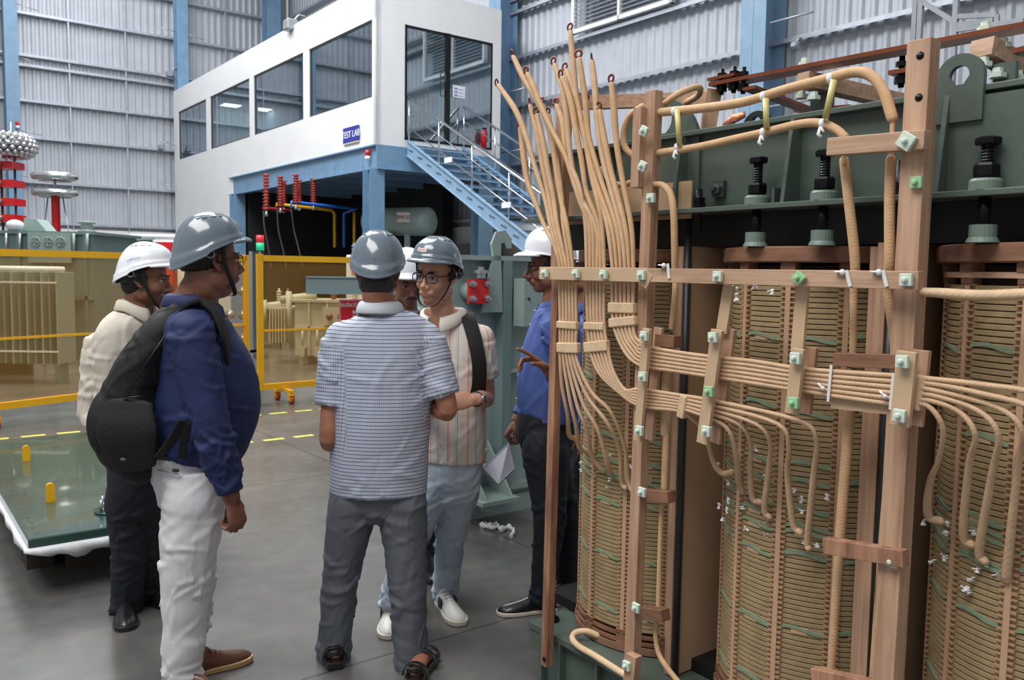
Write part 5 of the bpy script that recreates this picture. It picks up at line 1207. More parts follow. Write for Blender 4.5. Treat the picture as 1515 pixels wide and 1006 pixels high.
def helmet(h,mt,parent,old=False,sticker=None,strap=True,loose=1.0,tilt=0,vent=True):
    q=MB(); n=56; rows=[]; hs=h.s
    top=.166 if not old else .182; rz_=lambda t: .022+.055*math.cos(t)+.020*math.sin(t)**2*(1 if math.cos(t)>-.3 else .6)
    if old: rz_=lambda t: .045+.028*math.cos(t)
    def pt(t,s,out=0,dz=0):
        c=(1-s**2.35)**(1/2.2) if s<1 else 0
        cy=math.cos(t); rx=.103; ry=.117 if cy>0 else .124
        z0=rz_(t); z=z0+(top-z0)*s
        k=1+out/.12
        x=rx*c*math.sin(t)*k; y=ry*c*cy*k-.006
        ridge=.0035*math.exp(-((abs(x)-.030)/.010)**2)*min(1,s*2)
        crest=.004*math.exp(-(x/.02)**2)*s
        return h.p(x,y,z+dz+ridge+(crest if old else 0))
    S_=[(0,.009,-.001),(0,.0085,.004),(.05,.006,0),(.1,.006,0),(.19,.0055,0),(.215,.001,0),(.3,0,0),(.4,0,0),(.5,0,0),(.6,0,0),(.7,0,0),(.79,0,0),(.87,0,0),(.93,0,0),(.97,0,0),(.992,0,0)]
    for (s,o_,dz) in S_: rows.append([pt(2*PI*i/n,s,o_ if not (old and s>.04) else 0,dz) for i in range(n)])
    vs=[v for r in rows for v in r]+[h.p(0,-.006,top)]; fs=[]
    for a in range(len(rows)-1):
        for i in range(n): j=(i+1)%n; fs.append((a*n+i,a*n+j,(a+1)*n+j,(a+1)*n+i))
    e=len(vs)-1; a=len(rows)-1
    for i in range(n): fs.append((a*n+i,a*n+(i+1)%n,e))
    # visor
    o=len(vs); m_=24; tt=[-1.15+2.3*i/m_ for i in range(m_+1)]; L_=.027 if not old else .042
    for k,(f_,dz) in enumerate(((.0,.002),(.5,.0),(1,-.006),(1.0,-.010),(.5,-.006),(0,-.004))):
        for t in tt:
            w_=max(0,math.cos(t*PI/2/1.15))**.6; vs.append(pt(t,0,.009+L_*f_*w_,dz*(.3+.7*w_)-(.0 if not old else .004*f_)))
    for k in range(5):
        for i in range(m_): fs.append((o+k*(m_+1)+i,o+k*(m_+1)+i+1,o+(k+1)*(m_+1)+i+1,o+(k+1)*(m_+1)+i))
    q.add(vs,fs,True); hb=q.build('safety_helmet',mt,parent); sd=hb.modifiers.new('s','SOLIDIFY'); sd.thickness=.003; sd.offset=1
    q=MB(); 
    rows=[]
    for s in (.02,.2,.4,.6,.8,.95): rows.append([pt(2*PI*i/n,s,-.006,0) for i in range(n)])
    vs=[v for r in rows for v in r]; fs=[(a*n+i,a*n+(i+1)%n,(a+1)*n+(i+1)%n,(a+1)*n+i) for a in range(5) for i in range(n)]+[tuple(5*n+i for i in range(n))]
    q.add(vs,fs,True); q.build('helmet_liner',LINER,hb)
    if vent:
        for sgn in (-1,1):
            for k in range(4):
                q=MB(); yv=.04-.03*k; u=h.p(sgn*.052,yv,.0); 
                # put the slot on the shell surface
                t=math.atan2(sgn*.055/.108,yv/.13); s=.86; c0=pt(t,s,.0015,.0); c1=pt(math.atan2(sgn*.055/.108,(yv-.014)/.13),s,.0015,.0)
                q.tube([c0,c1],.0022,6,rnd=True); q.build('vent_slot',BLK if mt is HG else mat('vent_grey',(120,124,130),.6),hb)
    if sticker:
        q=MB(); txt,tc,x0,col=sticker
        nn=10; vs=[]; 
        for i in range(nn+1):
            for s in (.34,.50): vs.append(pt(tc-x0+2*x0*i/nn,s,.0015))
        if col: 
            q.add(vs,[(2*i,2*i+2,2*i+3,2*i+1) for i in range(nn)],True); q.build('helmet_sticker',mat('sticker_white',(226,208,204),.5),hb)
        q=MB(); W2=.1
        def warp(p):
            return pt(tc+(-p.x/ .05*x0*.85 if True else 0),.42+p.z/.05*.16*.8,.0028+p.y)
        q.text(txt,.034,(0,0,0),(1,0,0),(0,0,1),.0,warp=warp); q.build('sticker_text',mat('sticker_red',(170,60,60),.6) if col else mat('logo_blue_grey',(120,140,170),.6),hb)
    if strap:
        ST=mat('black_webbing',(20,20,22),.7)
        for s in (-1,1):
            q=MB(); pts=[(s*.094,.012,.05),(s*.086,.018,.0),(s*.078,.03,-.04),(s*.062,.052,-.085),(s*.035,.07,-.118*loose),(0,.078,-.128*loose)]
            c=cat([tuple(h.p(*v)) for v in pts],5); q.tube([Vector(v) for v in c],[(.008,.0016)]*len(c),8,side=h.f); 
            q.tube([h.p(s*.096,-.05,.02),h.p(s*.088,-.02,.0),h.p(s*.082,.02,-.012)],[(.006,.0016)]*3,8,side=h.u); q.build('chin_strap',ST,hb)
            q=MB(); q.torus(h.p(s*.098,-.035,.022),.014,.003,h.r,n=18,k=8); q.build('strap_ring',mat('grey_plastic',(120,126,132),.4),hb)
    return hb
def glasses(h,parent,col,full=True,w=.026,hh=.018,clear=False):
    q=MB(); cy=.099
    for s in (-1,1):
        n=20; pts=[]
        for i in range(n+1):
            a=2*PI*i/n; x=s*.033+w*abs(math.cos(a))**.7*math.copysign(1,math.cos(a)); z=-.002+hh*abs(math.sin(a))**.7*math.copysign(1,math.sin(a))
            pts.append(h.p(x,cy-.10*abs(x)**1.3*1.3,z))
        q.tube(pts,[.0022 if (PI*0<2*PI*i/n<PI) else (.0022 if full else .0009) for i in range(n+1)],7,cap=False)
        q.tube([h.p(s*.059,cy-.006,.008),h.p(s*.068,.07,.006),h.p(s*.078,.0,.004),h.p(s*.08,-.02,-.012)],.0022,7)
    q.tube([h.p(-.008,cy,.004),h.p(0,cy+.003,.006),h.p(.008,cy,.004)],.002,7)
    g=q.build('spectacles',col,parent)
    for s in (-1,1):
        q=MB(); q.ell(h.p(s*.033,cy-.002,-.002),w*.95,.0012,hh*.95,h.ax(),20,8); q.build('lens',LENS,g)
    return g
def face(h,parent,hair=HAIR,mous=False,thick=1,brow=True):
    for s in (-1,1):
        q=MB(); h.e(q,s*.0305,.0745,-.0012,.0125,.0108,.0085,16,12); ey=q.build('eye',EYEW,parent)
        q=MB(); h.e(q,s*.0305,.0832,-.0015,.0062,.0028,.0062,12,8); q.build('iris',EYEB,ey)
        q=MB(); q.tube([h.p(s*.018,.088,.0042),h.p(s*.029,.0905,.0065),h.p(s*.043,.083,.0035)],[(.0012,.004),(.0016,.005),(.001,.003)],8,side=h.u); q.build('eyelash',hair,parent)
        if brow:
            q=MB(); q.tube([h.p(s*.014,.0935,.019),h.p(s*.030,.0935,.024),h.p(s*.048,.080,.019)],[(.0035*thick,.002),(.0042*thick,.002),(.0022,.001)],8,side=h.u,rnd=True); q.build('eyebrow',hair,parent)
    if mous:
        q=MB(); q.tube([h.p(-.028,.088,-.066),h.p(-.014,.101,-.0575),h.p(0,.106,-.055),h.p(.014,.101,-.0575),h.p(.028,.088,-.066)],[(.003,.002),(.0065,.004),(.006,.004),(.0065,.004),(.003,.002)],10,side=h.u,rnd=True); q.build('moustache',hair,parent)
def hairshell(h,parent,m_,low=-.06,wide=1.0,side=.02,nape=None):
    q=MB(); c=(0,-.018,.03); n=40; m2=26; vs=[]; keep={}
    for i in range(m2+1):
        t=PI*i/m2
        for k in range(n):
            a=2*PI*k/n; x=.083*wide*math.sin(t)*math.sin(a); y=(.102 if math.cos(a)<0 else .1)*math.sin(t)*math.cos(a); z=.096*math.cos(t)
            if z<0: x*=1-.25*(z/.096)**2; 
            vs.append((x+c[0],y+c[1],z+c[2]))
    fs=[]
    for i in range(m2):
        for k in range(n):
            k2=(k+1)%n; f=(i*n+k,(i+1)*n+k,(i+1)*n+k2,i*n+k2); cx=[sum(vs[j][d] for j in f)/4 for d in range(3)]
            if cx[2]<(.036 if cx[1]<0 else .06) and cx[2]>low+ (0 if cx[1]<-.03 else max(0,(cx[1]+.03)*1.4)) and (cx[1]<side or cx[2]>.062) : fs.append(f)
    q.add([h.p(*v) for v in vs],fs,True)
    if nape: h.e(q,*nape)
    o=q.build('hair',m_,parent); s=o.modifiers.new('s','SOLIDIFY'); s.thickness=.008; s.offset=-.3
    return o
def shoe(parent,heel,d,L,m_,sole,name='shoe',w=.05,hgt=.075,laces=None,stripe=None,solet=.022,ankle=.1):
    """heel point on the floor, toe direction d"""
    d=Vector((d[0],d[1],0)).normalized(); s=Vector((d.y,-d.x,0)); Z=Vector((0,0,1)); heel=Vector(heel); 
    st=[(0,.6,.75,ankle),(.12,.72,.9,ankle*1.0),(.3,.74,.9,ankle*.92),(.42,.8,.95,.082),(.58,.95,1,.066),(.75,1.0,1,.056),(.88,.85,.9,.047),(.96,.6,.6,.036),(1.0,.25,.3,.026)]
    q=MB(); n=18; vs=[]; fs=[]
    for (t,ww,wb,hh) in st:
        for k in range(n):
            a=2*PI*k/n; cx=math.cos(a); cz=math.sin(a); zz=solet*.7+(hh-solet*.7)*max(0,cz)**(.75) if cz>=0 else solet*.7
            ww2=ww*(1 if cz<=0 else (1-.35*cz)); vs.append(heel+d*(L*(t*.97+.015))+s*(w*ww2*cx)+Z*zz)
    m2=len(st)
    for i in range(m2-1):
        for k in range(n): k2=(k+1)%n; fs.append((i*n+k,i*n+k2,(i+1)*n+k2,(i+1)*n+k))
    fs+=[tuple(range(n-1,-1,-1)),tuple((m2-1)*n+k for k in range(n))]
    q.add(vs,fs,True); o=q.build(name,m_,parent)
    q=MB(); pts=[]; prof=[(0,.62),(.1,.72),(.3,.74),(.45,.82),(.6,.97),(.76,1.02),(.9,.86),(.98,.5),(1.0,.15)]
    out=[heel+d*(L*t)+s*(w*1.05*a) for t,a in prof]+[heel+d*(L*t)-s*(w*1.05*a) for t,a in prof[::-1]]
    q.prism([tuple(v+Z*.001) for v in out],(0,0,solet)); so=q.build('sole',sole,o,bevel=.004)
    if laces:
        for k in range(4):
            q=MB(); t=.36+.07*k; z=.088-.009*k; q.tube([heel+d*(L*t)+s*.02+Z*(z-.006),heel+d*(L*(t+.02))+Z*(z+.001),heel+d*(L*t)-s*.02+Z*(z-.006)],.0022,6); q.build('lace',laces,o)
        q=MB(); c=heel+d*(L*.33)+Z*.094; q.tube([c,c+s*.02+Z*.006,c+s*.03-Z*.004,c+s*.01,c],.002,6); q.tube([c,c-s*.02+Z*.006,c-s*.03-Z*.004,c-s*.01,c],.002,6); q.build('lace',laces,o)
    if stripe:
        for sg in (-1,1):
            q=MB(); q.obox(heel+d*(L*.34)+s*(w*.74*sg)+Z*.045,d*.02,s*.004,Z*.022); q.build('side_stripe',stripe,o)
    return o
def tubes(q,pts,rad,n=20,side=None,sub=4,rnd=True):
    """smooth limb through pts, rad = r or (rx,ry) per point"""
    d=[tuple(p)+(tuple(r) if isinstance(r,tuple) else (r,r)) for p,r in zip(pts,rad)]
    c=cat(d,sub); q.tube([Vector(v[:3]) for v in c],[(max(.002,float(v[3])),max(.002,float(v[4]))) for v in c],n,side=side,rnd=rnd)
def cuff(q,p,d,r,t=.006,L=.02):
    """turned-in open end at p pointing along d"""
    d=Vector(d).normalized(); q.tube([p-d*L,p],[r,r],20)
SK_D=skin_mat('dark_brown_skin',(136,90,72),(104,66,52),(120,62,56))
SK_M=skin_mat('brown_skin',(150,102,80),(112,72,56),(128,66,60))
SK_L=skin_mat('light_tan_skin',(208,160,134),(190,138,112),(196,98,96))
SK_C=skin_mat('tanned_skin',(176,122,98),(150,100,80),(160,90,80))
def shirt_mat(name,base,kind):
    m=mat(name,base,.8,var=.06,vscale=5,bump=.12,bscale=400); nt=m.node_tree; N=nt.nodes; L=nt.links; b=N['Principled BSDF']; src=b.inputs['Base Color'].links[0].from_socket
    def at(n): a=N.new('ShaderNodeAttribute'); a.attribute_name=n; return a.outputs['Fac']
    def stripe(u,period,width,soft=.1,off=0.):
        a=N.new('ShaderNodeMath'); a.operation='MULTIPLY_ADD'; a.inputs[1].default_value=1/period; a.inputs[2].default_value=off+50; L.new(u,a.inputs[0])
        f=N.new('ShaderNodeMath'); f.operation='FRACT'; L.new(a.outputs[0],f.inputs[0])
        s=N.new('ShaderNodeMath'); s.operation='SUBTRACT'; s.inputs[1].default_value=.5; L.new(f.outputs[0],s.inputs[0])
        ab=N.new('ShaderNodeMath'); ab.operation='ABSOLUTE'; L.new(s.outputs[0],ab.inputs[0])
        r=N.new('ShaderNodeMapRange'); w=width/period/2; r.inputs[1].default_value=w*(1-soft); r.inputs[2].default_value=w*(1+soft); r.inputs[3].default_value=1; r.inputs[4].default_value=0; L.new(ab.outputs[0],r.inputs[0]); return r.outputs[0]
    def over(src,fac,col,k=1):
        mm=N.new('ShaderNodeMath'); mm.operation='MULTIPLY'; mm.inputs[1].default_value=k; L.new(fac,mm.inputs[0])
        x=N.new('ShaderNodeMix'); x.data_type='RGBA'; L.new(mm.outputs[0],x.inputs[0]); L.new(src,x.inputs[6]); x.inputs[7].default_value=lin(col); return x.outputs[2]
    if kind=='check':
        src=over(src,stripe(at('pv'),.0145,.0050,.45),(84,92,112),.85); src=over(src,stripe(at('pv'),.0145,.0022,.5,.5),(124,132,152),.6); src=over(src,stripe(at('pu'),.0085,.002,.4),(96,104,128),.55)
    if kind=='stripes':
        src=over(src,stripe(at('pu'),.105,.0062,.2,.15),(226,128,96),.9); src=over(src,stripe(at('pu'),.105,.0035,.2,.62),(92,104,148),.85); src=over(src,stripe(at('pu'),.105,.0022,.2,.52),(150,156,180),.8); src=over(src,stripe(at('pu'),.105,.0015,.2,.24),(190,160,120),.7)
    if kind=='plaid':
        src=over(src,stripe(at('pv'),.05,.02,.1),(40,60,120),.8); src=over(src,stripe(at('pu'),.05,.02,.1),(220,225,235),.8)
    L.new(src,b.inputs['Base Color']); return m
def shirt_uv(arms,tc,fw):
    """pattern coordinates: pu round the body / limb, pv along it"""
    rt=Vector((fw.y,-fw.x,0))
    def f(co,me):
        pu=co@np.array(rt)*1.0; y=(co-np.array(tc))@np.array(fw); pu=(co-np.array(tc))@np.array(rt)
        ang=np.arctan2(pu,np.abs(y)+.10)*.26; pu2=ang+np.where(y>0,.5,0); pv=co[:,2].copy()
        for (a,b,r) in arms:
            a=np.array(a); b=np.array(b); d=b-a; L=np.linalg.norm(d); d/=L; q=co-a; t=q@d; t2=np.clip(t,0,L); dist=np.linalg.norm(q-np.outer(t2,d),axis=1)
            m=(dist<r)&(t>.03)
            s=np.cross(d,[0,0,1.]); s/=max(np.linalg.norm(s),1e-6); s2=np.cross(d,s)
            if abs(d[2])>.98: s=np.array(rt); s2=np.cross(d,s)
            an=np.arctan2(q@s,q@s2); pu2=np.where(m,an*.06,pu2); pv=np.where(m,-t,pv)
        attr(me,'pu',pu2); attr(me,'pv',pv)
    return f
def person(label,psi,hd,sk,spec):
    """spec: torso, arms, legs in world coordinates"""
    fw=dirv(psi); rt=Vector((fw.y,-fw.x,0)); foot=spec['base']
    t=thing('person',label,'person',(foot.x,foot.y,0),math.radians(-psi))
    h=hd
    # ---------------- body: one continuous skin surface
    q=MB(); head_mesh(q,h,spec.get('wide',1.0),spec.get('jowl',0),spec.get('nose',1.0))
    nb=spec['neck']; nr=spec.get('neckr',.058)
    tubes(q,[h.p(0,-.02,-.03),h.p(0,-.028,-.085),(Vector(nb)+h.p(0,-.028,-.085))/2,Vector(nb)-Vector((0,0,.03))],[nr*.95,nr,nr*1.03,nr*1.25])
    tor=spec['torso']
    tubes(q,[x[0] for x in tor[1:]],[(x[1]*.84,x[2]*.82) for x in tor[1:]],28,side=rt)
    for arm in spec['arms']:
        S_,E_,Wr=arm['p']; k=arm.get('k',1.0)
        m1=(S_+E_)/2; m2=E_+(Wr-E_)*.35
        tubes(q,[S_,m1,E_,m2,Wr],[.050*k,.046*k,.040*k,.041*k,.027*k],18)
        if arm.get('hand'): 
            hn=arm['hand']; hand(q,Wr,hn['fd'],hn['pn'],hn['th'],hn.get('sc',1.0),hn.get('curl',(35,45,30)),point=hn.get('point'),tcurl=hn.get('tcurl',0))
    for lg in spec['legs']:
        pts=lg['p']; tubes(q,[pts[0],(pts[0]+pts[1])/2,pts[1],pts[1]+(pts[2]-pts[1])*.35,pts[2]],[.066,.066,.050,.048,.036],18)
    if spec.get('feet'): 
        for (hl,d,L_) in spec['feet']:
            d=Vector((d[0],d[1],0)).normalized(); s=Vector((d.y,-d.x,0)); Z=Vector((0,0,1)); hl=Vector(hl)
            q.tube([hl+d*.03+Z*.045,hl+d*.10+Z*.05,hl+d*.17+Z*.04,hl+d*(L_-.05)+Z*.032],[(.032,.03),(.034,.03),(.042,.022),(.042,.014)],16,side=s,rnd=True)
            for i in range(5): q.tube([hl+d*(L_-.06)+s*(.034-.017*i)+Z*.03,hl+d*(L_-.015-.006*i)+s*(.036-.018*i)+Z*.027],[.009,.008],8,rnd=True)
    hp=head_post(h)
    def post(co,no,me):
        x,y,z=hp(co,me)
        lip=np.exp(-(((np.abs(x)/.021)**2.2)+((z+.0715)/.0095)**2)**1.5)*(y>.08); attr(me,'lip',lip*.8)
        st=np.zeros(len(co))
        if spec.get('stubble'): st=spec['stubble']*np.clip(1-np.abs(z+.085)/.045,0,1)*(y>.0)*np.clip((y-.0)/.04,0,1)*(1-lip)
        attr(me,'stubble',st)
        lid=.0*x
        return co
    bake(q,'body',sk,t,.0042,2,.5,post)
    face(h,t,mous=spec.get('mous',False),hair=HAIR)
    hairshell(h,t,spec.get('hair',HAIR),spec.get('hairlow',-.06),spec.get('wide',1.0),nape=spec.get('nape'))
    # ---------------- shirt
    q=MB(); tubes(q,[x[0] for x in tor],[(x[1],x[2]) for x in tor],32,side=rt,rnd=False)
    tb,trx,try_=tor[0][0],tor[0][1],tor[0][2]
    shr=spec['shoulders']                                        # left/right shoulder joint spheres
    for (p_,r_) in shr: q.ell(p_,r_,r_,r_*.9,n=20,m_=14)
    a,b=shr[0][0],shr[1][0]; mid=(a+b)/2; q.tube([a,mid+Vector((0,0,.01)),b],[shr[0][1]*.95,(spec.get('chest',.1)),shr[1][1]*.95],20,rnd=True)
    nb=Vector(nb); tubes(q,[mid+Vector((0,0,-.03)),(mid+nb)/2+Vector((0,0,-.02)),nb+Vector((0,0,-.022))],[(.135,.095),(.095,.082),(.072,.068)],24,side=rt,rnd=False)
    arms=[]; jo=[]
    for arm in spec['arms']:
        S_,E_,Wr=arm['p']; k=arm.get('sk',1.0)
        if arm['sleeve']=='short':
            e=S_+(E_-S_)*arm.get('sl',.75); m1=(S_+e)/2
            tubes(q,[S_,m1,e],[(.068*k),(.070*k),(.068*k)],22,rnd=False); arms.append((S_,E_,.10)); jo.append((m1,.12,.006,(E_-S_).normalized(),50))
            d=(e-S_).normalized()
        else:
            m1=(S_+E_)/2; w0=E_+(Wr-E_)*.9
            tubes(q,[S_,m1,E_,E_+(w0-E_)*.5,w0],[.068*k,.064*k,.058*k,.052*k,.040*k],22,rnd=False); arms.append((S_,E_,.10)); arms.append((E_,Wr,.09))
            ax=(Wr-S_).normalized(); jo.append((E_,.13,.007,ax,62)); jo.append((S_,.12,.006,ax,45)); jo.append((w0-(w0-E_)*.25,.08,.005,ax,80))
    jo.append((tor[0][0],.22,.004,(0.3,.2,1),40))
    for j in spec.get('jo',[]): jo.append(j)
    uv=shirt_uv(arms,(tor[2][0]),fw)
    def post2(co,no,me):
        uv(co,me); return folds(co,no,1.0,spec.get('seed',1),joints=jo,axis=(.35,.2,1),base=spec.get('fb',.0026))
    sh=bake(q,'shirt',spec['shirtm'],t,.0065,5,.5,post2)
    if spec.get('vneck'):
        vd=spec['vneck']; fv=dirv(spec.get('cpsi',psi)); rv=Vector((fv.y,-fv.x,0)); M_=ROOTM[sh.name]
        import bmesh
        bm=bmesh.new(); bm.from_mesh(sh.data); kill=[]
        for f_ in bm.faces:
            w_=M_@f_.calc_center_median()-nb; y_=w_.dot(fv); x_=w_.dot(rv)
            if y_>.02 and w_.z>-vd and abs(x_)<(w_.z+vd)*.42+.002: kill.append(f_)
        bmesh.ops.delete(bm,geom=kill,context='FACES'); bm.to_mesh(sh.data); bm.free(); so_=sh.modifiers.new('s','SOLIDIFY'); so_.thickness=.003; so_.offset=-1
    if spec.get('buttons'):
        fv=dirv(spec.get('cpsi',psi)); 
        for k_ in range(5):
            i_=len(tor)-2-k_; 
            if i_<0: break
            c_,rx_,ry_=tor[i_]; q=MB(); cen=Vector(c_)+fv*(ry_+.004); q.ell(cen,.005,.005,.005,n=8,m_=6); q.build('button',mat('shirt_button',spec['buttons'],.4),sh)
    # collar, standing round the neck
    q=MB(); vs=[]; n=28; cw=spec.get('collar',.033)
    fwn=dirv(spec.get('cpsi',psi)); rn=Vector((fwn.y,-fwn.x,0)); nax=(h.p(0,-.028,-.085)-nb).normalized()
    for i in range(n+1):
        a=.28+(2*PI-.56)*i/n; ca_,sa_=math.cos(a),math.sin(a); fr=max(0,ca_)
        for (r_,z_) in ((.066,-.02),(.068,.014),(.071,.028-.010*fr),(.082,.020-.014*fr),(.094,-.016-.035*fr*fr),(.090,-.022-.035*fr*fr)):
            r2=r_*spec.get('cr',1.0)*1.03
            vs.append(nb+fwn*(r2*ca_*1.02)+rn*(r2*sa_)+Vector((0,0,z_-.004+spec.get('cz',0)-.03*max(0,ca_)))+nax*.004)
    m_=6; fs=[(i*m_+j,(i+1)*m_+j,(i+1)*m_+j+1,i*m_+j+1) for i in range(n) for j in range(m_-1)]
    q.add(vs,fs,True); me_=q.build('collar',spec.get('collarm',spec['shirtm']),sh); s=me_.modifiers.new('s','SOLIDIFY'); s.thickness=.0025
    for nm in ('pu','pv'): attr(me_.data,nm,np.full(len(me_.data.vertices),.03 if nm=='pu' else .005))
    # ---------------- trousers
    q=MB(); jo=[]
    hip=spec['hip']; hw_=spec['hipw']; hdp=spec['hipd']; Z=Vector((0,0,1))
    prt=spec.get('hiprt',rt)
    tubes(q,[hip+Z*spec.get('wz',.13),hip+Z*spec.get('wz',.13)*.4,hip-Z*.03,hip-Z*spec.get('hb',.09)],[(hw_*.93,hdp*.92),(hw_,hdp),(hw_,hdp),(hw_*.9,hdp*.86)],28,side=prt)
    for lg in spec['legs']:
        p0,p1,p2=lg['p']; r=lg['r']
        pts=[p0,p0+(p1-p0)*.33,p0+(p1-p0)*.7,p1,p1+(p2-p1)*.4,p1+(p2-p1)*.8,p2]
        tubes(q,[p0+Z*.09]+pts,[r[0]*.78]+list(r),24,rnd=False,sub=4)
        ax=(p2-p0).normalized(); jo+= [(p1,.13,.007*lg.get('f',1),ax+Vector((.3,0,0)),44),(p2,.10,.006*lg.get('f',1),ax,60),(p0,.13,.006*lg.get('f',1),ax+Vector((.5,.2,0)),36)]
    def post3(co,no,me): return folds(co,no,1.0,spec.get('seed',1)+9,joints=jo,axis=(.3,.2,.8),base=spec.get('tb',.003))
    tr_=bake(q,'trousers',spec['trom'],t,.0065,4,.5,post3)
    if spec.get('belt'):
        q=MB(); bz=spec['belt']; q.tube([hip+Z*(bz-.018),hip+Z*(bz+.018)],[(hw_*.965+.008,hdp*.955+.008)]*2,36,side=prt); q.build('belt',BLK,t)
    return t,h
CHECK=shirt_mat('fine_check_cotton',(206,212,230),'check'); STRIPE=shirt_mat('striped_cream_cotton',(222,214,204),'stripes'); PLAID=shirt_mat('blue_plaid_cotton',(60,90,150),'plaid')
NAVY=mat('navy_cotton',(25,38,84),.75,var=.12,vscale=5,bump=.12,bscale=350); CREAM=mat('cream_cotton',(206,198,184),.8,var=.05,vscale=5,bump=.12,bscale=350)
BLUS=mat('royal_blue_cotton',(70,92,156),.75,var=.1,vscale=5,bump=.12,bscale=350)
DNV=mat('dark_navy_trouser',(19,22,33),.8,var=.1,vscale=6,bump=.1,bscale=350); WHT=mat('white_chino',(214,214,218),.8,var=.04,vscale=6,bump=.12,bscale=300)
GRT=mat('grey_trouser',(92,96,104),.7,var=.08,vscale=7,bump=.15,bscale=350); JEAN=mat('light_blue_denim',(186,198,210),.8,var=.2,vscale=5,dark=(156,172,192),bump=.2,bscale=400)
BSH=mat('black_leather',(24,24,27),.35,coat=.2); BRS=mat('brown_leather',(104,62,44),.4,var=.15,vscale=14,coat=.2); TANS=mat('tan_sole',(196,160,112),.6); WSH=mat('white_leather',(224,222,216),.5); WSO=mat('off_white_sole',(214,206,190),.6)
V=Vector
def T(px,py,d,rx,ry): return (P(px,py,d),rx,ry)
def leg(a,b,c,r,f=1): return dict(p=[a,b,c],r=r,f=f)
# ---------------------------------------------------------------- C : man in check shirt, seen from behind
hC=Head(P(559,403,3.36),-4,pitch=-4)
sC=dict(base=G(545,985),neck=P(563,455,3.36),neckr=.060,wide=1.02,hair=HAIRG,hairlow=-.075,nape=(0,-.040,-.045,.069,.060,.056),
 torso=[T(561,729,3.36,.192,.125),T(561,690,3.36,.196,.130),T(563,620,3.36,.198,.132),T(566,560,3.36,.205,.128),T(568,510,3.36,.212,.115),T(568,480,3.36,.185,.098),T(567,463,3.36,.10,.075)],
 shoulders=[(P(506,498,3.36),.064),(P(630,498,3.36),.064)],chest=.088,
 arms=[dict(p=[P(500,502,3.36),P(487,650,3.31),P(512,632,3.58)],k=.98,sk=.96,sleeve='short',sl=.66,hand=dict(fd=(.3,.9,.1),pn=(.8,0,-.3),th=(0,0,1))),
       dict(p=[P(636,502,3.36),P(662,606,3.32),P(622,595,3.54)],k=1.0,sk=.98,sleeve='short',sl=.80,hand=dict(fd=(.1,.9,.1),pn=(-.8,0,-.2),th=(0,0,1)))],
 hip=P(559,692,3.36),hipw=.176,hipd=.112,
 legs=[leg(P(521,742,3.36),P(503,870,3.38),P(492,978,3.40),[.098,.092,.080,.073,.067,.066,.068]),leg(P(597,742,3.36),P(604,880,3.33),P(608,1003,3.32),[.098,.092,.084,.076,.069,.066,.068])],
 shirtm=CHECK,trom=GRT,wz=.0,hb=.135,seed=3,collar=.03,fb=.0022,collarm=mat('pale_collar',(196,204,212),.8),
 feet=[(G(497,986),(-.25,.9),.25),(G(612,1012),(.15,.95),.25)])
pC,_=person('man seen from behind in a grey helmet, blue-white checked short-sleeve shirt and grey trousers',-2,hC,SK_C,sC)
helmet(hC,HG,pC,strap=False)
for (g,d) in ((G(496,990),(-.28,.9)),(G(611,1016),(.15,.95))):
    d=V((d[0],d[1],0)).normalized(); s=V((d.y,-d.x,0)); Zv=V((0,0,1)); g=V((g.x,g.y,0))-d*.015
    q=MB(); prof=[(0,.6),(.1,.8),(.35,.8),(.55,.95),(.75,1.05),(.92,.85),(1.0,.4)]; q.prism([tuple(g+d*(.28*t_)+s*(.047*a_)) for t_,a_ in prof]+[tuple(g+d*(.28*t_)-s*(.047*a_)) for t_,a_ in prof[::-1]],(0,0,.034)); sd_=q.build('sandal_sole',BSH,pC,bevel=.006)
    for (t0,zz,w_) in ((.17,.062,.05),(.55,.07,.055),(.78,.056,.055)):
        q=MB(); n=10; q.tube([g+d*(.28*t0)+s*(w_*math.cos(PI*i/n))+Zv*(.03+(zz+.02-.03)*math.sin(PI*i/n)) for i in range(n+1)],[(.016,.003)]*(n+1),8,side=d); q.build('sandal_strap',BSH,pC)
    q=MB(); q.tube([g+d*.06+s*.036+Zv*.04,g+d*.0+s*.02+Zv*.07,g-d*.004+Zv*.075,g+d*.0-s*.02+Zv*.07,g+d*.06-s*.036+Zv*.04],[(.011,.003)]*5,8,side=Zv); q.build('heel_strap',BSH,pC)
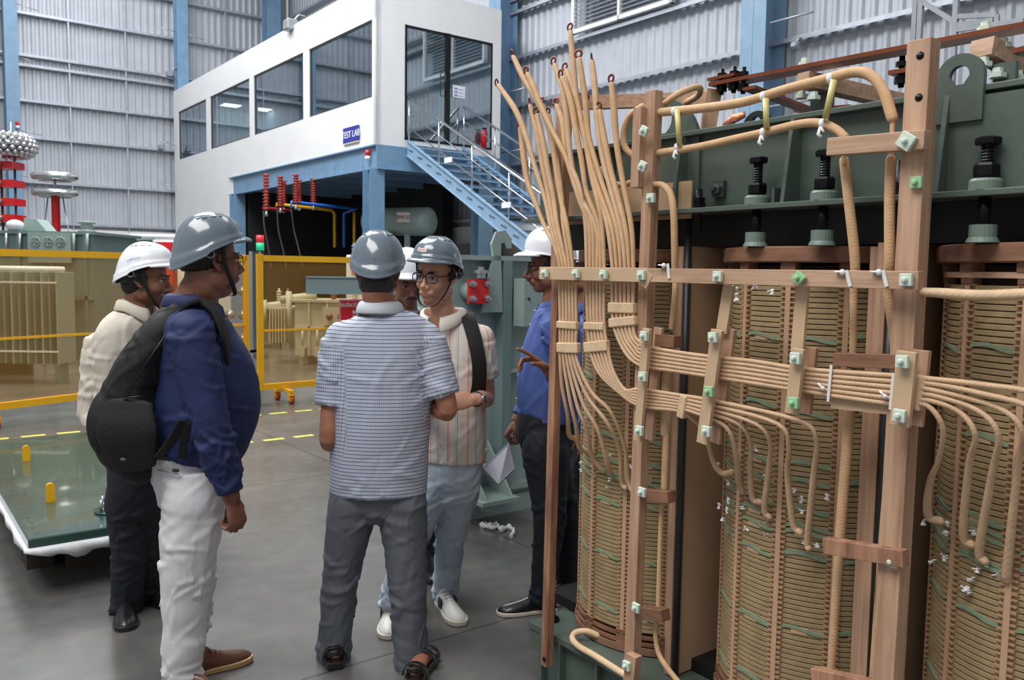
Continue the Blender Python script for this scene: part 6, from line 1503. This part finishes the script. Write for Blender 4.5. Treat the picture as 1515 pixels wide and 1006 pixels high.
# ---------------------------------------------------------------- D : young man facing the camera
hD=Head(P(646,407,3.80),206,pitch=-6,roll=4,sc=1.05)
sD=dict(base=G(625,925),neck=P(656,468,3.85),neckr=.052,wide=1.02,jowl=.3,nose=.96,
 torso=[T(667,680,3.86,.165,.115),T(667,650,3.86,.168,.12),T(668,600,3.86,.165,.118),T(667,550,3.86,.172,.115),T(663,510,3.86,.185,.105),T(660,486,3.86,.16,.09),T(658,476,3.86,.09,.07)],
 shoulders=[(P(607,494,3.92),.060),(P(712,500,3.82),.062)],chest=.078,
 arms=[dict(p=[P(607,500,3.92),P(598,590,3.9),P(640,612,3.66)],k=.9,sk=.95,sleeve='short',sl=.7,hand=dict(fd=(.5,-.6,0),pn=(0,0,1),th=(1,0,0))),
       dict(p=[P(712,506,3.82),P(720,588,3.86),P(701,591,3.60)],k=.95,sk=1.0,sleeve='short',sl=.62,hand=dict(fd=(-.95,-.25,-.12),pn=(-.1,.8,-.5),th=(-.2,.2,1),curl=(38,50,35),sc=1.0,tcurl=30))],
 hip=P(667,697,3.86),hipw=.150,hipd=.11,
 legs=[leg(P(645,720,3.86),P(607,800,3.82),P(578,898,3.76),[.088,.085,.075,.068,.062,.058,.060],1),leg(P(682,720,3.86),P(667,790,3.92),P(659,880,4.02),[.090,.088,.078,.072,.066,.062,.064],1.2)],
 shirtm=STRIPE,trom=JEAN,seed=11,fb=.0024,cpsi=200,cr=1.22,cz=.012,vneck=.10,buttons=(200,196,190))
pD,_=person('young man in spectacles, grey helmet, striped cream shirt and pale jeans facing the camera',200,hD,SK_L,sD)
helmet(hD,HG,pD,sticker=('EMCO',.12,.24,True))
glasses(hD,pD,BLK,True,.027,.020)
shoe(pD,G(652,893),(.33,-.75),.29,WSH,WSO,laces=mat('lace_grey',(170,168,164),.7),stripe=mat('navy_patch',(34,40,60),.5))
shoe(pD,G(577,908),(.12,-1),.29,WSH,WSO,laces=mat('lace_grey',(170,168,164),.7),stripe=mat('navy_patch',(34,40,60),.5))
q=MB(); Wr=P(701,591,3.60); ad=(Wr-P(720,588,3.86)).normalized(); w0=Wr-ad*.035; q.tube([w0-ad*.01,w0+ad*.01],[.034,.033],20); ws=q.build('wrist_watch',mat('watch_strap_blue',(36,46,66),.5),pD)
q=MB(); sd_=(V((.9,-.5,.1))-ad*V((.9,-.5,.1)).dot(ad)).normalized(); q.cyl(w0+sd_*.026,w0+sd_*.042,.019,n=20); q.build('watch_case',STEEL,ws)
q=MB(); q.cyl(w0+sd_*.042,w0+sd_*.0425,.015,n=20); q.build('watch_dial',BLK,ws)
# backpack of the young man (straps over both shoulders, bag behind)
bp=thing('backpack','black backpack worn by the young man, straps over his striped shirt','backpack',P(680,600,4.08)*1.0,0)
q=MB(); c=[P(662,480,4.03),P(664,520,4.06),P(668,580,4.08),P(670,640,4.07),P(670,660,4.05)]; tubes(q,c,[(.08,.04),(.13,.07),(.145,.08),(.14,.075),(.10,.05)],24,side=(1,0,0)); bake(q,'bag_body',mat('black_nylon',(11,11,13),.75,bump=.15,bscale=60),bp,.008,3)
BN=MATS['black_nylon']
def strapline(par,pts,w,t_=.006,side=None,nm='shoulder_strap'):
    c=cat([tuple(p) for p in pts],6); q=MB(); vs=[]
    cs=[V(x) for x in c]
    for i,p in enumerate(cs):
        tg=(cs[min(i+1,len(cs)-1)]-cs[max(i-1,0)]).normalized(); s=V(side); s=(s-tg*s.dot(tg)).normalized(); nn=tg.cross(s)
        for (a_,b_) in ((-1,-1),(1,-1),(1,1),(-1,1)): vs.append(p+s*(w*a_)+nn*(t_*b_))
    fs=[(i*4+j,i*4+(j+1)%4,(i+1)*4+(j+1)%4,(i+1)*4+j) for i in range(len(cs)-1) for j in range(4)]+[(3,2,1,0),tuple(len(cs)*4-4+j for j in range(4))]
    q.add(vs,fs,True); return q.build(nm,BN,par,bevel=.002)
strapline(bp,[P(684,482,3.98),P(690,464,3.88),P(694,474,3.775),P(703,505,3.725),P(709,540,3.715),P(708,575,3.74),P(700,592,3.80),P(697,612,3.9)],.032,.006,(1,.1,0))
strapline(bp,[P(612,484,4.0),P(611,462,3.88),P(605,472,3.80),P(600,500,3.78),P(600,560,3.8)],.030,.006,(1,.1,0))
# ---------------------------------------------------------------- B : man in navy shirt with backpack
hB=Head(P(311,385,3.13),50,pitch=2,sc=1.05)
fB=dirv(70)
sB=dict(base=G(300,1020),neck=P(287,445,3.12),neckr=.072,wide=1.05,jowl=1,stubble=.15,hairlow=-.035,
 torso=[T(293,672,3.12,.170,.150),T(300,640,3.12,.185,.180),T(306,595,3.12,.195,.195),T(303,550,3.12,.195,.180),T(290,510,3.12,.205,.155),T(284,475,3.12,.19,.13),T(285,455,3.12,.11,.09)],
 shoulders=[(P(283,492,2.93),.078),(P(300,486,3.31),.075)],chest=.108,
 arms=[dict(p=[P(284,500,2.92),P(314,632,2.90),P(343,738,2.92)],k=1.1,sk=1.14,sleeve='long',hand=dict(fd=(.28,-.05,-1),pn=(-.85,.45,0),th=(.4,.85,.1),curl=(48,52,35),tcurl=40,sc=1.0)),
       dict(p=[P(303,492,3.32),P(325,620,3.36),P(335,735,3.33)],k=1.05,sk=1.1,sleeve='long',hand=dict(fd=(.2,0,-1),pn=(0,-1,0),th=(1,0,0)))],
 hip=P(281,690,3.12),hipw=.158,hipd=.142,
 legs=[leg(P(288,730,3.03),P(276,850,3.02),P(268,1012,3.04),[.112,.106,.098,.090,.078,.068,.068],1.3),leg(P(290,730,3.22),P(290,830,3.26),P(291,925,3.40),[.110,.104,.088,.078,.066,.056,.058],1.3)],
 shirtm=NAVY,trom=WHT,seed=21,fb=.0030,tb=.004,belt=.075,cr=1.2,collar=.04)
pB,_=person('stout man in navy shirt, grey helmet and white trousers wearing a black backpack',70,hB,SK_D,sB)
helmet(hB,HG,pB)
glasses(hB,pB,mat('thin_dark_frame',(70,48,40),.3),False,.024,.017)
shoe(pB,G(272,1004),(.75,.66),.28,BRS,TANS,laces=mat('dark_lace',(40,28,24),.7),ankle=.12)
shoe(pB,G(268,1040),(1,-.1),.30,BRS,TANS,ankle=.12)
q=MB(); c=P(258,690,2.99); 
q=MB(); q.tube([P(226,694,3.02),P(240,697,2.965),P(264,702,2.93)],.0025,6); q.build('pocket_seam',mat('seam_grey',(160,160,166),.8),pB)
q=MB(); c=P(260,696,2.925); q.ell(c,.014,.004,.008,n=14,m_=8); q.build('pocket_badge',mat('badge_dark',(52,46,42),.4),pB)
# his backpack
bk=thing('backpack','large black backpack hanging on the back of the navy shirt man','backpack',P(200,700,3.1),0)
q=MB(); bw=V((.45,.9,0)).normalized()*1.0; sdv=V((-dirv(70).y,dirv(70).x,0))
c=[P(268,464,3.06),P(250,490,3.06),P(226,530,3.07),P(206,580,3.07),P(197,625,3.07),P(197,660,3.07),P(206,685,3.07)]
tubes(q,c,[(.05,.08),(.085,.13),(.10,.15),(.12,.155),(.125,.155),(.115,.145),(.08,.10)],28,side=(1,0,0),rnd=True)
c=[P(194,560,3.05),P(176,600,3.04),P(170,635,3.04),P(180,670,3.05)]; tubes(q,c,[(.05,.09),(.075,.12),(.08,.125),(.05,.09)],22,side=(1,0,0),rnd=True)
def pbk(co,no,me): return folds(co,no,1.0,44,axis=(.5,.3,.8),base=.0045,joints=[(P(215,560,2.93),.16,.006,(.7,0,.7),50)])
bk_b=bake(q,'bag_body',BN,bk,.008,4,.5,pbk)
q=MB(); c=[P(192,596,2.92),P(188,640,2.905),P(200,690,2.925)]; tubes(q,c,[(.085,.018),(.11,.028),(.08,.018)],20,side=(1,0,0)); bake(q,'front_pocket',BN,bk,.007,3)
q=MB(); q.tube([P(166,602,2.93),P(190,588,2.90),P(222,585,2.925)],.003,6); q.tube([P(250,488,2.94),P(215,540,2.915),P(188,585,2.905),P(165,650,2.92)],.003,6); q.build('zip',mat('zip_black',(12,12,13),.4),bk)
q=MB(); c0=P(182,680,2.885); q.ell(c0,.012,.004,.006,n=10,m_=6); q.build('zip_badge',mat('badge_grey',(70,70,74),.4),bk)
strapline(bk,[P(262,470,2.99),P(282,449,2.98),P(300,446,3.0),P(320,462,2.99),P(334,500,2.985),P(340,540,3.02),P(345,590,3.06)],.030,.006,(0,1,0.1))
strapline(bk,[P(262,470,3.2),P(285,447,3.22),P(305,448,3.22),P(330,470,3.2)],.030,.006,(0,1,0.1))
strapline(bk,[P(230,680,2.93),P(252,655,2.90),P(272,622,2.865)],.018,.004,(.7,0,.5),'lower_strap')
strapline(bk,[P(268,678,2.925),P(273,650,2.90),P(276,624,2.87)],.014,.003,(1,0,0),'lower_strap')
q=MB(); q.obox(P(193,503,3.0),(.022,-.004,-.012),(.004,.01,0),(.022,0,.05)); 
# ---------------------------------------------------------------- A : man in cream shirt, white helmet
hA=Head(P(216,413,3.78),84,pitch=-4)
sA=dict(base=G(205,905),neck=P(203,452,3.78),neckr=.056,mous=True,stubble=.25,nape=(0,-.040,-.035,.066,.060,.046),
 torso=[T(205,682,3.78,.150,.118),T(203,650,3.78,.165,.13),T(200,610,3.78,.17,.13),T(196,560,3.78,.18,.125),T(194,515,3.78,.19,.115),T(197,482,3.78,.165,.1),T(200,464,3.78,.09,.075)],
 shoulders=[(P(146,512,3.72),.066),(P(250,500,3.86),.064)],chest=.085,
 arms=[dict(p=[P(146,518,3.72),P(139,612,3.72),P(172,660,3.60)],k=1.0,sk=1.05,sleeve='long',hand=dict(fd=(.8,-.4,-.3),pn=(0,.5,-1),th=(.3,-.5,1))),
       dict(p=[P(250,506,3.86),P(262,600,3.82),P(248,660,3.70)],k=1.0,sk=1.0,sleeve='long',hand=dict(fd=(-.5,-.5,-.3),pn=(0,.5,-1),th=(0,0,1)))],
 hip=P(206,712,3.78),hipw=.150,hipd=.115,
 legs=[leg(P(190,735,3.76),P(190,815,3.78),P(187,902,3.84),[.100,.094,.082,.076,.072,.070,.072]),leg(P(224,735,3.82),P(222,810,3.88),P(220,885,3.98),[.092,.088,.080,.074,.070,.068,.068])],
 shirtm=CREAM,trom=DNV,seed=31,fb=.003,cpsi=105,vneck=.07)
pA,_=person('man in white helmet, cream long-sleeve shirt and dark trousers at the left, in profile',112,hA,SK_M,sA)
helmet(hA,HW,pA,sticker=('Calmer',1.75,.3,False))
shoe(pA,G(186,900),(.42,-.92),.29,BSH,BSH,ankle=.09); shoe(pA,G(204,889),(1,-.35),.28,BSH,BSH,ankle=.09)
q=MB(); 
# ---------------------------------------------------------------- F : man in blue shirt, white helmet, pointing
hF=Head(P(813,394,3.92),268,pitch=-5,sc=1.0)
sF=dict(base=G(815,915),neck=P(822,446,3.94),neckr=.058,mous=True,nose=1.05,stubble=.15,
 torso=[T(812,622,3.95,.155,.135),T(812,590,3.95,.165,.148),T(813,555,3.95,.17,.145),T(817,515,3.95,.18,.135),T(822,480,3.95,.185,.115),T(824,460,3.95,.16,.1),T(824,450,3.95,.09,.08)],
 shoulders=[(P(822,486,3.77),.070),(P(824,482,4.13),.068)],chest=.098,
 arms=[dict(p=[P(822,492,3.77),P(862,575,3.70),P(812,548,3.52)],k=1.0,sk=1.05,sleeve='long',hand=dict(fd=(-.75,-.15,.55),pn=(-.45,-.3,-.8),th=(.1,-.6,.75),curl=(40,55,35),point=0,sc=1.0,tcurl=10)),
       dict(p=[P(822,490,4.13),P(806,570,4.2),P(764,622,4.12)],k=1.0,sk=1.0,sleeve='long',hand=dict(fd=(-.55,-.1,-.8),pn=(.6,0,-.5),th=(0,-.8,-.1),curl=(60,65,40),tcurl=40))],
 hip=P(808,634,3.95),hipw=.155,hipd=.135,
 legs=[leg(P(808,665,3.86),P(812,770,3.86),P(800,888,3.90),[.108,.098,.084,.076,.066,.056,.056]),leg(P(808,665,4.04),P(836,770,4.04),P(842,880,4.10),[.104,.095,.082,.074,.066,.058,.058])],
 shirtm=BLUS,trom=DNV,seed=41,fb=.003,vneck=.07,buttons=(30,36,60))
pF,_=person('moustached man in white helmet, blue shirt and dark trousers pointing beside the wooden post',266,hF,SK_M,sF)
helmet(hF,HW,pF,old=True,strap=False)
glasses(hF,pF,BLK,False,.026,.019)
shoe(pF,G(822,902),(-1,-.25),.29,BSH,WSO,laces=BLK,solet=.018); shoe(pF,G(846,888),(-.9,-.5),.28,BSH,WSO,solet=.024)
pp=thing('paper_sheets','white folded paper sheets held low by the blue shirt man','paper',P(738,685,4.05),0)
q=MB(); u0=P(714,692,3.98); u1=P(752,655,4.16); u2=P(760,694,4.06); u3=P(737,716,3.9)
q.add([u0,u1,u2,u3,u0+V((.004,.012,.002)),u1+V((.004,.012,.002)),u2+V((.004,.012,.002)),u3+V((.004,.012,.002))],[(0,1,2,3),(7,6,5,4),(0,3,7,4),(1,0,4,5),(2,1,5,6),(3,2,6,7)]); q.build('top_sheet',mat('paper_lilac_white',(222,222,236),.7),pp)
q=MB(); o_=V((.006,.016,-.006)); q.add([x+o_ for x in (u0,u1,u2,u3)]+[x+o_+V((.001,.003,0)) for x in (u0,u1,u2,u3)],[(0,1,2,3),(7,6,5,4),(0,3,7,4),(1,0,4,5),(2,1,5,6),(3,2,6,7)]); q.build('lower_sheet',MATS['paper_lilac_white'],pp)
# ---------------------------------------------------------------- E : moustached man half hidden between the others
hE=Head(P(603,418,4.45),160,pitch=-14,roll=-3)
sE=dict(base=G(615,850),neck=P(600,462,4.5),mous=True,stubble=.2,
 torso=[T(606,640,4.5,.15,.115),T(606,610,4.5,.155,.12),T(606,575,4.5,.16,.12),T(605,540,4.5,.17,.115),T(603,510,4.5,.18,.105),T(601,485,4.5,.15,.09),T(600,470,4.5,.09,.07)],
 shoulders=[(P(560,496,4.5),.062),(P(645,496,4.5),.062)],chest=.078,
 arms=[dict(p=[P(560,500,4.5),P(556,580,4.5),P(575,640,4.4)],sleeve='short',hand=dict(fd=(0,-.2,-1),pn=(1,0,0),th=(0,-1,0))),dict(p=[P(645,500,4.5),P(640,580,4.5),P(626,640,4.4)],sleeve='short',hand=dict(fd=(0,-.2,-1),pn=(-1,0,0),th=(0,-1,0)))],
 hip=P(606,655,4.5),hipw=.15,hipd=.115,
 legs=[leg(P(588,680,4.5),P(592,760,4.5),P(596,848,4.5),[.09,.086,.076,.07,.066,.064,.066]),leg(P(624,680,4.5),P(630,760,4.5),P(634,848,4.5),[.09,.086,.076,.07,.066,.064,.066])],
 shirtm=PLAID,trom=DNV,seed=51)
pE,_=person('moustached man in white helmet and blue plaid shirt half hidden between two grey helmets',165,hE,SK_M,sE)
helmet(hE,HW,pE,strap=False,old=True)
shoe(pE,G(598,838),(.1,-1),.28,BSH,BSH); shoe(pE,G(634,838),(.2,-1),.28,BSH,BSH)
# ---------------------------------------------------------------- G : man behind, seen in the gap between the cables
hG=Head(P(864,402,4.55),262)
sG=dict(base=G(872,850),neck=P(870,448,4.56),
 torso=[T(870,640,4.56,.15,.13),T(870,600,4.56,.155,.13),T(870,560,4.56,.16,.12),T(870,530,4.56,.17,.115),T(871,500,4.56,.18,.11),T(871,475,4.56,.15,.09),T(870,460,4.56,.09,.075)],
 shoulders=[(P(870,486,4.4),.062),(P(872,484,4.72),.062)],chest=.08,
 arms=[dict(p=[P(870,492,4.4),P(872,570,4.38),P(868,640,4.36)],sleeve='long',hand=dict(fd=(0,0,-1),pn=(0,1,0),th=(-1,0,0))),dict(p=[P(872,492,4.72),P(874,570,4.74),P(870,640,4.72)],sleeve='long',hand=dict(fd=(0,0,-1),pn=(0,-1,0),th=(-1,0,0)))],
 hip=P(870,655,4.56),hipw=.15,hipd=.12,
 legs=[leg(P(870,680,4.48),P(872,760,4.48),P(874,845,4.48),[.09,.086,.076,.07,.066,.064,.066]),leg(P(872,680,4.64),P(874,760,4.64),P(876,840,4.64),[.09,.086,.076,.07,.066,.064,.066])],
 shirtm=BLUS,trom=DNV,seed=61)
pG,_=person('man in white helmet hidden behind the cables and the blue shirt man',262,hG,SK_M,sG)
helmet(hG,HW,pG,strap=False,old=True)
shoe(pG,G(884,842),(-1,-.1),.28,BSH,BSH); shoe(pG,G(886,832),(-1,-.1),.28,BSH,BSH)
